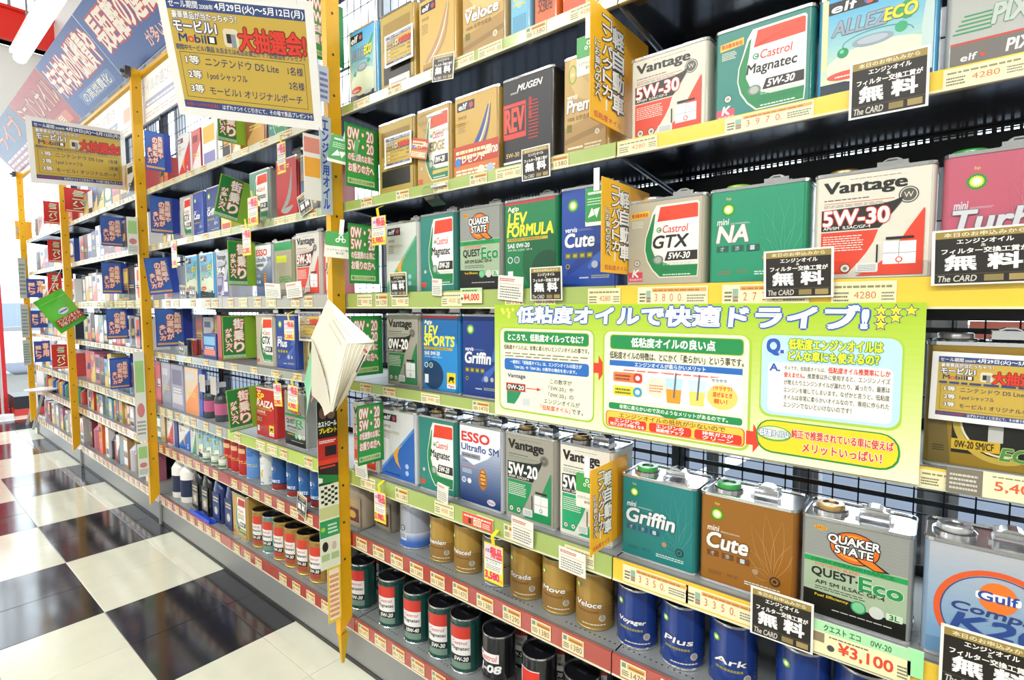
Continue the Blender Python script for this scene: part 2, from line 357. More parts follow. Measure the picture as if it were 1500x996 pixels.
for si, (xa, xm, xb, lab, _) in enumerate(SECT):
    g = thing('gondola', lab, 'shelving', ((xa + xb) / 2, 0, 0)); gx = (xa + xb) / 2; gond.append(g)
    # base and back
    b = MB().box(xa - gx, xb - gx, .0, .012, .004, .122, KICK).box(xa - gx, xb - gx, .012, .32, .004, .02, KICK)
    b.box(xa - gx, xb - gx, -.004, .0, .0, .012, mat('2c2a28', .5))
    b.build('kick_panel', g)
    MB().box(xa - gx, xb - gx, .306, .316, .0, .60, mat('15161a', .5, kind='paint')).build('back_panel', g)
    up = MB()
    for x in (xa + .0145, xm, xb - .0145):
        up.box(x - gx - .014, x - gx + .014, .318, .36, 0, 2.42, mat('34363d', .35, .5))
        up.box(x - gx - .006, x - gx + .006, .314, .318, .6, 2.3, mat('16181e', .4))
    up.build('upright', g)
    # wire grid
    wg = MB(); wm = mat('20232e', .4, .4); x = xa - gx + .02
    while x < xb - gx: wg.box(x - .0013, x + .0013, .329, .3316, .6, 2.33, wm); x += .0445
    for z0 in (.42, .748, 1.074, 1.40, 1.73, 2.06):
        if z0 > .6: wg.box(xa - gx, xb - gx, .331, .334, z0 - .005, z0 + .005, mat('3a3d40', .4, .5))
        for dz in (-.0235, .0225, .12, .2):
            if z0 + dz > .6: wg.box(xa - gx, xb - gx, .3316, .334, z0 + dz - .0012, z0 + dz + .0012, wm)
    wg.box(xa - gx, xb - gx, .322, .345, 2.33, 2.36, mat('6b7078', .4, .5))
    tag(wg.build('wire_grid', g), kind='stuff')
    for lv in range(1, 8):
        z = SURF[lv]; lh = LIPH[lv]
        for half, (a, c) in enumerate(((xa, xm), (xm, xb))):
            cx = (a + c) / 2; m = MB(); hw = (c - a) / 2 - .0015; topz = z + .005
            m.add([(-hw, 0, z), (hw, 0, z), (hw, DEP, z), (-hw, DEP, z)], [(0, 1, 2, 3)], TOPM)
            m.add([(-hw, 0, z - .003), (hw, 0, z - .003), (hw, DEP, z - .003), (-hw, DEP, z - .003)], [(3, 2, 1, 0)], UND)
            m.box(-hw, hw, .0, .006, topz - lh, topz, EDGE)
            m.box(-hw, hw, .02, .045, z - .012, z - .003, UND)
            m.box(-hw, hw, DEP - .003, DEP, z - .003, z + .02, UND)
            if lv < 7:
                for sgn in (-1, 1):
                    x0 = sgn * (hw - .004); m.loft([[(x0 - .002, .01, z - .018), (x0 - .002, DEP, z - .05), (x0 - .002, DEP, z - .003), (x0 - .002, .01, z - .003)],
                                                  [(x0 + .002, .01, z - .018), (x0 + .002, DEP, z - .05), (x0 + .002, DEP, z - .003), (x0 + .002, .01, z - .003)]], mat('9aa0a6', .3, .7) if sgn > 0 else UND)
            sh = m.build('shelf', g, (cx - gx, 0, 0))
            # perforation dots along the deck
            if lv in (6, 7) and si < 2:
                d = MB(); n = int(hw * 2 / .012)
                for k in range(n):
                    if (k // 7) % 3 == 2: continue
                    x = -hw + .012 * (k + .5); d.box(x - .0016, x + .0016, .030, .0332, z + .0001, z + .0004, mat('202224', .6))
                tag(d.build('perforation', sh), kind='stuff')
            # rear rail with row of slots
            if si <= 1 and lv <= 3:
                d = MB(); rm = mat('191b22', .3); n = int(hw * 2 / .0115); zz = z - .012
                d.box(-hw, hw, DEP + .001, DEP + .004, zz - .050, zz - .0035, rm); d.box(-hw, hw, DEP + .001, DEP + .004, zz + .0035, zz + .014, rm)
                for k in range(n + 1):
                    x = -hw + .0115 * k; d.box(x, min(x + .0045, hw), DEP + .001, DEP + .004, zz - .0035, zz + .0035, rm)
                tag(d.build('slotted_rail', sh), kind='stuff')
            # coloured price rail, tilted plastic strip
            rc = rail_cols(si, half, lv); pr = MB(); y0 = -.004
            pr.loft([[(-hw, 0, topz - lh), (-hw, y0, topz - lh), (-hw, y0, topz - .001), (-hw, 0, topz - .001)], [(hw, 0, topz - lh), (hw, y0, topz - lh), (hw, y0, topz - .001), (hw, 0, topz - .001)]], mat(rc, .22, coat=.5))
            pr.box(-hw, hw, y0 - .002, y0, topz - lh, topz - lh + .003, mat('d8d6b8', .25)); pr.build('price_rail', sh)
            # price labels
            rd = random.Random(si * 100 + lv * 10 + half)
            zl = topz - lh + (.006 if lh > .04 else .002); sc = 1 if lh > .04 else .72
            if lv in (6, 7):
                stp = .084 if si == 0 else .095; n = int(2 * hw / stp)
                for k in range(n):
                    if rd.random() < .12: continue
                    o = link('price_label', price_tag_mesh('std', k % 5), sh, (-hw + stp * (k + .55), y0 - .0005, zl))
            elif si == 0 and half == 1: pass
            else:
                x = -hw + rd.uniform(.03, .08)
                while x < hw - .05:
                    o = link('price_label', price_tag_mesh(rd.choice(['std', 'wide']), rd.randrange(5)), sh, (x + .03, y0 - .0005, zl)); o.scale = (1, 1, sc); x += rd.uniform(.075, .2) if si < 2 else rd.uniform(.055, .1)
            if si == 0 and half == 1:
                for (lvv, u, v, txt) in ((3, 985, 430, '3800'), (3, 1120, 425, '2730'), (2, 1125, 175, '3970'), (5, 960, 850, '3350'), (5, 1060, 885, '3350')):
                    if lvv == lv:
                        o = link('price_label', long_label(txt), sh, (along(u, v, 0) - cx, y0 - .0005, zl)); o.scale = (1, 1, sc)
                for (lvv, u, v) in ((3, 1265, 420), (2, 935, 220), (2, 1440, 110), (4, 1400, 700)):
                    if lvv == lv: o = link('price_label', price_tag_mesh('wide', 2), sh, (along(u, v, 0) - cx, y0 - .0005, zl)); o.scale = (1.1, 1, sc)
# ================================================================ YELLOW POSTS
YEL = mat('dba308', .38, kind='paint')
posts = [(-1.395, 'nearest yellow steel post, with leaflets down its side', 2.28), (-3.10, 'second yellow steel post along the shelving', 2.28), (-4.69, 'third yellow steel post along the shelving, behind the green pouch', 2.28), (-6.2, 'farthest yellow steel post near the doorway', 2.28)]
for k, (x, lab, zt) in enumerate(posts):
    t = thing('post', lab, 'post', (x, 0, 0), 0, 'yellow posts'); m = MB()
    m.loft([[(-.024, -.05, .115), (0, -.05, .115), (0, -.0078, .16), (-.024, -.0078, .16)], [(-.024, -.05, .17), (0, -.05, .17), (0, -.0078, .17), (-.024, -.0078, .17)], [(-.024, -.05, zt), (0, -.05, zt), (0, -.0078, zt), (-.024, -.0078, zt)]], YEL)
    m.build('shaft', t)
    hm = MB()
    for z in [.35 + .11 * i for i in range(18)]:
        if z < zt - .05: hm.lathe([(.003, 0), (.003, .0008)], mat('4a3a06', .6), n=8)
    # punched holes up the side
    hv = MB()
    for i, z in enumerate([.35 + .115 * j for j in range(17)]):
        if z < zt - .05: hv.add([(.0005, -.03 + .004 * math.cos(a), z + .004 * math.sin(a)) for a in [math.pi * 2 * q / 8 for q in range(8)]], [tuple(range(8))], mat('3c2f05', .6))
    tag(hv.build('punched_hole', t), kind='stuff')
    MB().loft([[(-.016, -.042, .02), (-.008, -.042, .02), (-.008, -.034, .02), (-.016, -.034, .02)], [(-.022, -.048, .114), (-.002, -.048, .114), (-.002, -.02, .114), (-.022, -.02, .114)]], mat('c49a12', .5)).build('foot', t) if k == 0 else MB().box(-.02, -.002, -.012, -.003, .0, .117, mat('8a8a88', .5)).build('foot', t)
    if k: MB().box(-.045, .01, -.075, -.052, zt - .04, zt + .0, mat('3a3a3a', .4)).tube([(-.018, -.09, zt - .02), (-.018, -.05, zt - .02)], .008, mat('4a4a48', .4)).build('clamp', t)
# header: leaning boards on a yellow rail
HX = [(-2.42, -1.4), (-3.30, -2.42), (-4.18, -3.30), (-5.1, -4.18), (-6.35, -5.1)]
rl = MB().tube([(-6.4, .0, 2.262), (-1.38, .0, 2.262)], .014, YEL, 8).box(-6.4, -1.38, .012, .016, 2.262, 2.277, YEL)
tag(rl.build('header_rail'), 'yellow rail running along the top of the shelving under the header boards', 'rail')
def header(kind, w, h):
    p = P(w, h)
    if kind == 'long':
        p.rect(0, 0, 1, 1, '3f5a96'); p.rect(0, 0, 1, .02, '2a3f74')
        p.T('長距離の運転が', .06, .36, .98, .86, 'f0e6d8', .02, .045, 'c23a34'); p.T('が多い方へ', .52, .08, .9, .26, 'f0c8b8', .01, .02, 'b04a40')
    elif kind == 'used':
        p.rect(0, 0, 1, 1, '3f5a96'); p.T('年末年始の低燃費や', .03, .36, .98, .88, 'f0e6d8', .02, .045, 'c23a34'); p.rr(.25, .08, .9, .28, '6a7fae', .02); p.T('の高燃費化', .3, .1, .85, .26, 'e8e8e0', .01, .03, '2f3f60')
    elif kind == 'red':
        p.rect(0, 0, 1, 1, 'b04438'); p.T('ミニバンオイル', .05, .42, .97, .86, 'e6b8a0', .015, .04, '4a3430'); p.rr(.35, .08, .9, .28, 'd07a54', .02); p.T('専用', .5, .1, .75, .26, 'f0e0d0', .01)
    elif kind == 'red2':
        p.rect(0, 0, 1, 1, 'b5584c'); p.T('エコカーオイル', .05, .38, .97, .86, 'e0b8a8', .01, .04, '4a3a36')
    else:
        p.rect(0, 0, 1, 1, '5a6f8c'); p.rect(0, .5, .5, 1, '4f6a98'); p.T('ドライブ', .06, .5, .9, .9, 'd8824a', .02, .03, '3a4a60'); p.rect(.0, 0, 1, .3, '9a6a70'); p.dash(.05, .06, .95, .4, 'd8c4c8', 3)
    return p.mesh('print')
for (a, c), kd, lab in zip(HX, ['long', 'long', 'used', 'red', 'blue'], ['blue header board over the nearest bays, mostly above the frame', 'blue header board with big red-outlined white writing, right above the second yellow post', 'blue header board with red-outlined writing over the third shelving unit', 'red header board with pale writing over the far shelving', 'last grey-blue header board beside the doorway']):
    wd = c - a - .006; t = thing('header_board', lab, 'sign', ((a + c) / 2, -.016, 2.285), 0, 'header boards'); t.rotation_euler = (math.radians(41), 0, 0)
    MB().box(-wd / 2, wd / 2, 0, .008, 0, .315, mat('d8dade', .5)).build('board', t); link('print', header(kd, wd, .315), t)
# translucent white panels below the rail
for i, (a, c) in enumerate([(-2.3, -1.43), (-3.185, -2.31), (-4.0, -3.25), (-4.81, -4.01), (-6.3, -4.87)]):
    wd = c - a - .01; t = thing('white_banner', ['white printed panel hung under the rail just left of the nearest post', 'white printed panel right of the second yellow post, below the header', 'white printed panel just left of the second yellow post', 'white printed panel right of the third yellow post', 'white printed panel by the farthest post'][i], 'sign', ((a + c) / 2, .004, 2.03), 0, 'white panels under the header')
    MB().box(-wd / 2, wd / 2, 0, .003, 0, .225, mat('f3f1ec', .5)).build('panel', t); p = P(wd, .225)
    p.T('オイルの選び方', .05, .58, .55, .85, 'c0bcc8', 0); p.rr(.1, .3, .6, .45, 'a9aecb', .01); p.dash(.12, .33, .58, .43, 'f0f0f0', 1); p.dash(.1, .08, .9, .22, 'd6cccb', 2); p.rect(.75, .3, .9, .6, 'e2c0b0'); link('print', p.mesh('print'), t)
# lamps
for i, (x, y, z, l) in enumerate(LAMPS):
    nm = ['fluorescent ceiling lamp with a bare white tube at top left', 'fluorescent lamp above the nearest shelving, out of view', 'fluorescent lamp to the right above the shelving, out of view'][i] if i < 3 else ['fluorescent lamp in the %s row of the store, %s' % (r_, e_) for r_ in ('middle', 'far') for e_ in ('left end', 'centre', 'right end')][i - 3] if i < 9 else ['fluorescent lamp near the right wall of the store', 'fluorescent lamp near the doorway end wall'][i - 9]  # final pair are fill lamps put in only for their light
    t = thing('ceiling_lamp', nm, 'lamp', (x, y, z), 0, 'ceiling lamps')
    MB().box(-l / 2, l / 2, -.05, .05, .02, .045, mat('f2f2f0', .4)).build('housing', t)
    q = MB().tube([(-l / 2 + .01, 0, 0), (l / 2 - .01, 0, 0)], .036, mat('fffdf6', .4, emit=1.6 if i < 3 else 14.0), 10).build('tube', t)
    MB().tube([(-l / 2 + .3, 0, .04), (-l / 2 + .3, 0, 4.72 - z)], .006, mat('9a9a9a', .4)).tube([(l / 2 - .3, 0, .04), (l / 2 - .3, 0, 4.72 - z)], .006, mat('9a9a9a', .4)).build('hanger', t)
# ================================================================ CONTAINERS
TINM = {}
def tin_meshes(w, h, d, c, side=None, seam=True):
    k = (round(w, 4), round(h, 4), round(d, 4), c, side)
    if k in TINM: return TINM[k]
    m = mat(c, .28, .25 if side == 'metal' else .0, coat=.35); r = .011
    def ring(x, y, rr_, z, n=3):
        o = []
        for (cx, cy, a0) in ((x - rr_, y - rr_, 0), (-x + rr_, y - rr_, 90), (-x + rr_, -y + rr_, 180), (x - rr_, -y + rr_, 270)):
            for i in range(n + 1):
                a = math.radians(a0 + 90 * i / n); o.append((cx + rr_ * math.cos(a), cy + rr_ * math.sin(a), z))
        return o
    W2, D2 = w / 2, d / 2
    b = MB(); b.loft([ring(W2 - .001, D2 - .001, r, .004), ring(W2 - .001, D2 - .001, r, h - .004)], m, False, False)
    body = b.mesh('body'); smoothen(body)
    t0 = MB().loft([ring(W2, D2, r, 0), ring(W2, D2, r, .005)], SILVER, True, False).mesh('bottom_rim'); t = MB()
    t.loft([ring(W2, D2, r, h - .005), ring(W2, D2, r, h), ring(W2 - .002, D2 - .002, r, h), ring(W2 - .003, D2 - .003, r, h - .003)], SILVER, False, True)
    top = t.mesh('top_plate'); TINM[k] = (body, top, t0); return TINM[k]
CAPM = {}
def cap_mesh(c):
    if c not in CAPM:
        b = MB(); b.lathe([(.026, 0), (.026, .004), (.023, .006), (.0215, .006)], SILVER, n=20, cap0=False, cap1=False).lathe([(.0205, .003), (.021, .011), (.0195, .0135), (.012, .0135), (.011, .011), (.0005, .011)], mat(c, .3, .6 if c in ('c8c8c8', 'b9975c') else 0, coat=.4), n=20, cap0=False)
        CAPM[c] = b.mesh('cap'); smoothen(CAPM[c])
    return CAPM[c]
HANDM = None
def handle_mesh():
    global HANDM
    if HANDM is None:
        b = MB(); n = 8; rings = []
        for i in range(n + 1):
            t = i / n; x = -.034 + .068 * t; z = .003 + .017 * min(1, 3.2 * min(t, 1 - t)) ** .7
            rings.append([(x, -.011, z), (x, .011, z), (x, .011, z + .0022), (x, -.011, z + .0022)])
        b.loft(rings, SILVER); b.box(-.040, -.031, -.013, .013, .0, .004, SILVER).box(.031, .040, -.013, .013, .0, .004, SILVER)
        b.box(-.031, .031, -.0125, -.0105, .006, .0175, SILVER).box(-.031, .031, .0105, .0125, .006, .0175, SILVER)
        HANDM = b.mesh('handle')
    return HANDM
PRM = {}
def tin(label, x0, x1, lv, design, body, h=None, y=.03, d=.1, cap='c8c8c8', group=None, key=None, rz=0, detail=True, z=None, cat='oil can', nm='oil_can'):
    w = x1 - x0; h = h or (.206 if lv else .206); t = thing(nm, label, cat, ((x0 + x1) / 2, y + d / 2, (SURF[lv] if z is None else z) + .0008), rz, group)
    bm, tm, t0 = tin_meshes(w, h, d, body); link('body', bm, t); link('top_plate', tm, t); link('bottom_rim', t0, t)
    if detail:
        link('cap', cap_mesh(cap), t, (-w * .27, 0, h - .003)); hd = link('handle', handle_mesh(), t, (w * .14, 0, h - .003)); hd.scale = (.62 * min(1, w / .14), 1.1, 1.0)
    if design:
        k = (key, round(w, 4), h) if key else None
        if k and k in PRM: me = PRM[k]
        else:
            p = P(w - .014, h - .012); design(p); me = p.mesh('label_print')
            if k: PRM[k] = me
        link('label_print', me, t, (0, -d / 2 + .0008, .006))
    return t
RDM = {}
def round_can(label, xc, lv, design, body, r=.045, h=.125, y=.02, lid='26272c', group=None, key=None, rz=0, z=None, rim=None, cat='oil can', nm='oil_can'):
    t = thing(nm, label, cat, (xc, y + r, (SURF[lv] if z is None else z) + .0008), 0, group)
    k = (r, h, body, lid, rim)
    if k not in RDM:
        rm = SILVER if not rim else mat(rim, .3, .6)
        a = MB().lathe([(r - .001, .003), (r - .001, h - .003)], mat(body, .25, .15, coat=.4), cap0=False, cap1=False).mesh('body'); smoothen(a)
        b0 = MB().lathe([(r - .003, 0), (r, .001), (r, .004), (r - .001, .005)], rm, cap1=False).mesh('bottom_rim'); smoothen(b0); b = MB().lathe([(r - .001, h - .005), (r, h - .003), (r, h), (r - .0025, h), (r - .003, h - .005)], rm, cap0=False, cap1=False).mesh('rim'); smoothen(b)
        c = MB().lathe([(r - .003, h - .005), (r - .006, h - .0055), (r * .45, h - .005), (.0005, h - .005)], mat(lid, .3, .3), cap0=False).box(-.012, .012, -.002, .002, h - .005, h - .003, mat(lid, .3)).mesh('lid'); RDM[k] = (a, b, c, b0)
    for n_, m_ in zip(('body', 'top_rim', 'lid', 'bottom_rim'), RDM[k]): link(n_, m_, t)
    if design:
        kk = (key, r, h) if key else None
        if kk and kk in PRM: me = PRM[kk]
        else:
            p = P(2 * math.pi * r * .5, h - .012, True); design(p); me = p.mesh('label_print', radius=r - .001)
            if kk: PRM[kk] = me
        o = link('label_print', me, t, (0, 0, .006)); o.rotation_euler = (0, 0, rz)
    return t

# ---------------------------------------------------------------- printed designs
def swoop(p, x0, y0, x1, y1, c, th=.06, bend=.15, n=10):
    L = []; R = []
    for i in range(n + 1):
        t = i / n; x = x0 + (x1 - x0) * t; y = y0 + (y1 - y0) * t; o = bend * math.sin(math.pi * t); w = th * math.sin(math.pi * (.08 + .88 * t)) ** .8
        dx, dy = (y1 - y0), -(x1 - x0); l = math.hypot(dx, dy); L.append((x + dx / l * o, y + dy / l * o)); R.append((x + dx / l * (o + w), y + dy / l * (o + w)))
    for i in range(n): pass
    p.poly(L + R[::-1], c)
def vantage(main='d8432c', num='5W-30', bg='d8d4c4', dark='25221f', jp=True, white=False):
    def f(p):
        p.rect(0, 0, 1, 1, bg); p.dash(.3, .955, .75, .965, '6a665c', 1)
        p.T('Vantage', .06, .80, .80, .945, '1c1a18', .022, bx=2.2)
        p.dash(.06, .765, .5, .785, '55514a', 1); p.rect(.06, .735, .70, .741, main); p.dash(.06, .70, .68, .728, '8a857a', 2)
        p.circ(.82, .755, .085, '3a3833'); p.circ(.82, .755, .075, bg); p.circ(.82, .755, .066, '55524a'); p.T('W', .78, .73, .86, .78, bg)
        pts = [(.04, .47), (.04, .675), (.60, .695), (.70, .715), (.78, .745)]
        pts += [(.76 - .16 * t, .69 - .2 * t) for t in (0, .3, .6, 1)] + [(.58, .47)]
        p.poly(pts, dark)
        if white: p.T(num, .06, .52, .68, .66, 'f2f2ea', .035)
        else: p.T(num, .06, .52, .66, .665, 'f4f0e8', .035, .05, main)
        p.T('API/SM  ILSAC/GF-4', .06, .48, .50, .51, 'f0f0e8', .01)
        p.poly([(.04, .04), (.04, .455), (.57, .455), (.53, .34), (.47, .24), (.40, .15), (.30, .04)], main)
        p.dash(.06, .27, .44, .43, 'f2ece0', 7, .35)
        p.poly([(.38, .02), (.50, .07), (.62, .16), (.74, .30), (.84, .46), (.95, .62), (.96, .62), (.96, .02)], main)
        p.rect(.62, .12, .90, .33, 'e8e8e6'); p.rect(.62, .22, .90, .225, '8a8a88'); p.rect(.755, .12, .76, .33, '8a8a88'); p.rr(.64, .35, .88, .375, '1f1d1b', .01); p.circ(.76, .16, .03, main); p.circ(.76, .16, .02, 'e8e8e6')
        p.rect(.56, .12, .575, .31, '22201e')
        for cx in (.12, .28): p.circ(cx, .095, .05, '2a2a28'); p.circ(cx, .095, .042, 'd8d4c4'); p.circ(cx, .095, .02, '7a7a76')
        p.rr(.38, .05, .58, .14, 'dcdcda', .015); p.dash(.40, .065, .56, .13, '7a8a88', 4, .4)
    return f
def castrol(name='Magnatec', grade='5W-30', body='2c7f74', kei=True, red='e0452a', grn='18834a', pale=False, gold=False):
    def f(p):
        p.rect(0, 0, 1, 1, body)
        if kei: p.poly([(.03, .88), (.30, .90), (.30, .82), (.03, .80)], 'e8c23a'); p.T('軽自動車専用', .045, .825, .28, .875, 'd8432c', .02); p.dash(.05, .70, .22, .79, 'e8e2d0', 5, .4)
        p.poly([(.34, .86), (.30, .72), (.245, .56), (.235, .42), (.27, .28), (.35, .16), (.45, .07), (.96, .075), (.97, .20), (.97, .93), (.95, .955), (.40, .95)], 'e6e2d6')
        p.poly([(.36, .84), (.31, .70), (.258, .56), (.248, .42), (.285, .29), (.36, .175), (.46, .085), (.95, .085), (.96, .22), (.60, .22), (.48, .27), (.38, .34), (.335, .44), (.345, .58), (.375, .72), (.405, .86)], grn)
        p.poly([(.385, .84), (.352, .58), (.345, .46), (.385, .375), (.50, .33), (.965, .33), (.965, .94), (.43, .935)], 'ecebe6')
        p.poly([(.415, .75), (.455, .925), (.935, .93), (.955, .915), (.955, .765), (.40, .75)], red)
        p.circ(.44, .65, .035, grn); p.circ(.44, .65, .022, 'ecebe6'); p.rect(.43, .64, .47, .655, grn)
        p.T('Castrol', .49, .61, .83, .70, 'd8382a', .01, sh=.15)
        if name == 'GTX': p.T('GTX', .36, .43, .84, .58, '23211f', .03, sh=.2)
        elif name == 'EDGE': p.T('EDGE', .40, .45, .86, .57, 'b09a5c', .04, sh=.15)
        else: p.T(name, .34, .44, .88, .575, '1f1e1e', .018, sh=.12)
        p.poly([(.52, .275), (.56, .385), (.955, .385), (.955, .275)], '2a2422'); p.T(grade, .57, .295, .86, .368, 'f2f0ea', .03, sh=.25)
        p.dash(.50, .225, .93, .262, 'b8c8bc' if not pale else '8a8a80', 2, .4)
        p.ell(.43, .29, .075, .055, '6f8078'); p.ell(.43, .29, .05, .04, 'a8b0a4')
        p.poly([(.47, .15), (.95, .16), (.95, .20), (.49, .20)], '1f7a4a' if not gold else 'c8b060'); p.dash(.50, .10, .90, .13, 'c8d8c8', 1)
        p.circ(.13, .26, .045, '2a2a28'); p.circ(.13, .26, .037, 'dcdad0'); p.circ(.13, .26, .02, '9a9a94')
        if kei: p.rect(.0, .03, .21, .15, 'd84a5c'); p.T('K', .06, .09, .16, .18, 'f4f0ee', .04, sh=.2); p.T('軽自動車用', .02, .045, .2, .075, 'f4e8e6')
        else: p.rect(.02, .05, .16, .12, 'c8503a')
    return f
def bp_logo(p, cx, cy, r):
    p.T('bp', cx - .025, cy + r * p.w / p.h * 1.25, cx + .03, cy + r * p.w / p.h * 1.75, 'd8c84a')
    p.star(cx, cy, r, '1f8a3c', 18, .8); p.star(cx, cy, r * .72, 'c8d83a', 18, .8); p.star(cx, cy, r * .45, 'f4f2d8', 18, .85)
def bp(name='Cute', sub='mini', body='1f7a78', line='4a9a94', tx='e4e4e2', box='2a5470', helios=(.14, .82, .09), y=.48, dark=None, w=.62, foot='0W-20'):
    def f(p):
        p.rect(0, 0, 1, 1, body)
        for an, R_ in ((55, .62), (78, .74), (100, .78), (122, .72), (146, .55), (168, .40)):
            tx_, ty_ = .80 + R_ * .62 * math.cos(math.radians(an)), .20 + R_ * math.sin(math.radians(an)) * .95
            swoop(p, .80, .20, tx_, ty_, line, .006, .055); swoop(p, .80, .20, tx_, ty_, line, .006, -.06)
        bp_logo(p, *helios)
        p.T(sub, .06, y + .135, .20, y + .20, tx, .02, sh=.15); p.dash(.22, y + .135, .44, y + .155, tx, 2, .3)
        dk = dark or '3a4a50'
        p.T(name, .06, y - .06, .06 + w, y + .12, tx, .035, .03, dk, sh=.18)
        p.T(name, .065, y + .03, .05 + w, y + .115, 'f8f8f6', .0, sh=.18) if False else None
        for i in range(3): x = .06 + i * .175; p.rect(x, y - .17, x + .14, y - .10, box); p.T(['オ', '添', '1'][i], x + .04, y - .16, x + .09, y - .11, 'b8c8d0')
        p.dash(.08, .08, .24, .13, dk, 2); p.T(foot, .30, .09, .42, .125, dk, .02); p.dash(.5, .07, .9, .12, 'c8d8d0', 2)
        p.circ(.62, .25, .035, 'a9876a'); p.circ(.83, .2, .055, '2a2e34'); p.circ(.83, .2, .04, body); p.circ(.83, .2, .02, '2a2e34')
    return f
def bp_blue(name='Cute', body='24479a', w=.56):
    def f(p):
        p.rect(0, 0, 1, 1, body); swoop(p, .5, .2, .95, .95, '3a62b4', .16, .1); swoop(p, .1, .15, .9, .45, '1c3a84', .12, -.08)
        p.star(.22, .84, .115, '2f8a5c', 18, .8); p.star(.22, .84, .085, 'a8c83a', 18, .8); p.star(.22, .84, .05, 'f4f0c8', 18, .85)
        p.T('vervis', .07, .565, .30, .615, 'dfe4ec', .03, sh=.1); p.dash(.32, .575, .60, .60, '8a9cc4', 2, .3)
        p.T(name, .07, .41, .07 + w, .55, 'e8ebef', .04, .03, '1a2a5a', sh=.12)
        for i in range(4): p.rect(.07 + i * .14, .29, .18 + i * .14, .35, '6a6a2a'); p.rect(.09 + i * .14, .305, .16 + i * .14, .335, 'b0a83a')
        p.circ(.12, .21, .04, 'c8b83a'); p.circ(.12, .21, .03, '2a3a2a'); p.circ(.64, .22, .06, 'a9aeb8'); p.circ(.80, .22, .05, '8a90a0'); p.circ(.80, .22, .035, 'b0b6c0')
        p.dash(.35, .08, .55, .11, 'c8d0dc', 1); p.dash(.58, .08, .92, .12, 'aab48a', 2)
    return f
def bp_gold(name='Premio', big=False):
    def f(p):
        p.rect(0, 0, 1, 1, 'bf9d5a'); p.ell(.75, .88, .65, .36, 'd4b674'); p.ell(.85, .95, .5, .28, 'c8a766'); p.poly([(0, .3), (1, .42), (1, 0), (0, 0)], 'a8854a'); p.poly([(0, .18), (1, .28), (1, .22), (0, .12)], '8f6f3a')
        p.arc(.20, .84, .11, .10, .035, '8aa83a'); p.star(.20, .84, .05, 'd8dca0', 12, .7)
        p.T('vervis', .07, .585, .32, .64, 'f0ead8', .03, sh=.1)
        p.T(name, .06, .45, .88, .58, 'f4f0e6', .04, .035, '6b5434', sh=.12)
        p.T('100% 化学合成油', .08, .36, .70, .41, '7a5a34', .015); p.rect(.06, .25, .18, .33, '6f6a2a'); p.circ(.80, .2, .055, 'd8cfb8'); p.circ(.80, .2, .035, 'b8a680')
        p.dash(.08, .07, .45, .11, 'efe6d0', 1); p.dash(.5, .05, .92, .12, 'dcd0b0', 2)
    return f
def quest(name='QUEST-Eco', body='8e918a', low='9fb294', metal=True):
    def f(p):
        p.rect(0, 0, 1, 1, body); p.rect(0, .03, 1, .62, low); p.rect(0, 0, 1, .17, '141512')
        for i in range(9): p.rect(0, .64 + i * .035, 1, .643 + i * .035, '9a9d98')
        p.ell(.16, .925, .07, .025, 'd8a82a'); p.T('DEO', .11, .91, .21, .94, 'c8402a', .02)
        # Q ring with a tail
        p.arc(.50, .78, .245, .165, .10, '1d1512'); p.arc(.50, .78, .235, .155, .08, 'e06a1c'); p.arc(.50, .785, .20, .125, .02, 'f0a43a')
        p.poly([(.50, .695), (.68, .70), (.84, .615), (.70, .60), (.56, .655)], '1d1512'); p.poly([(.53, .69), (.67, .695), (.79, .622), (.70, .612), (.57, .665)], 'e8761c')
        p.T('QUAKER', .24, .79, .74, .885, 'f4f2ec', .03, .10, '1a1816', sh=.05); p.T('STATE', .31, .705, .68, .785, 'f4f2ec', .03, .10, '1a1816', sh=.05)
        p.rect(0, .555, 1, .605, '1f9a50'); p.T('HIGH PERFORMANCE', .08, .565, .88, .597, '17703a', .02)
        p.T('SYNTHETIC BLEND', .11, .515, .56, .545, 'e0603a', .01)
        a, b = name.split('-')
        p.T(a + '-', .08, .40, .56, .50, '1b1d1a', .03); p.T(b, .56, .375, .96, .51, '1f8a48', .045, .03, 'dfe8d4')
        p.T('API SM ILSAC GF-4', .12, .33, .80, .37, '23251f', .015); p.dash(.12, .27, .62, .315, '3a3d34', 2, .4)
        p.poly([(0, .17), (.62, .17), (.5, .23), (0, .25)], '141512'); p.T('Fuel Efficiency', .12, .185, .46, .22, 'e0c02a', .015)
        p.circ(.56, .19, .075, '2f9a5a'); p.circ(.56, .19, .06, '7ac090'); p.circ(.73, .19, .07, 'c8ccc4'); p.rr(.82, .155, .97, .225, 'c8dcc0', .01); p.T('3L', .85, .165, .94, .215, '1f7a3c', .03); p.dash(.3, .08, .9, .10, 'b8b8b0', 1)
    return f
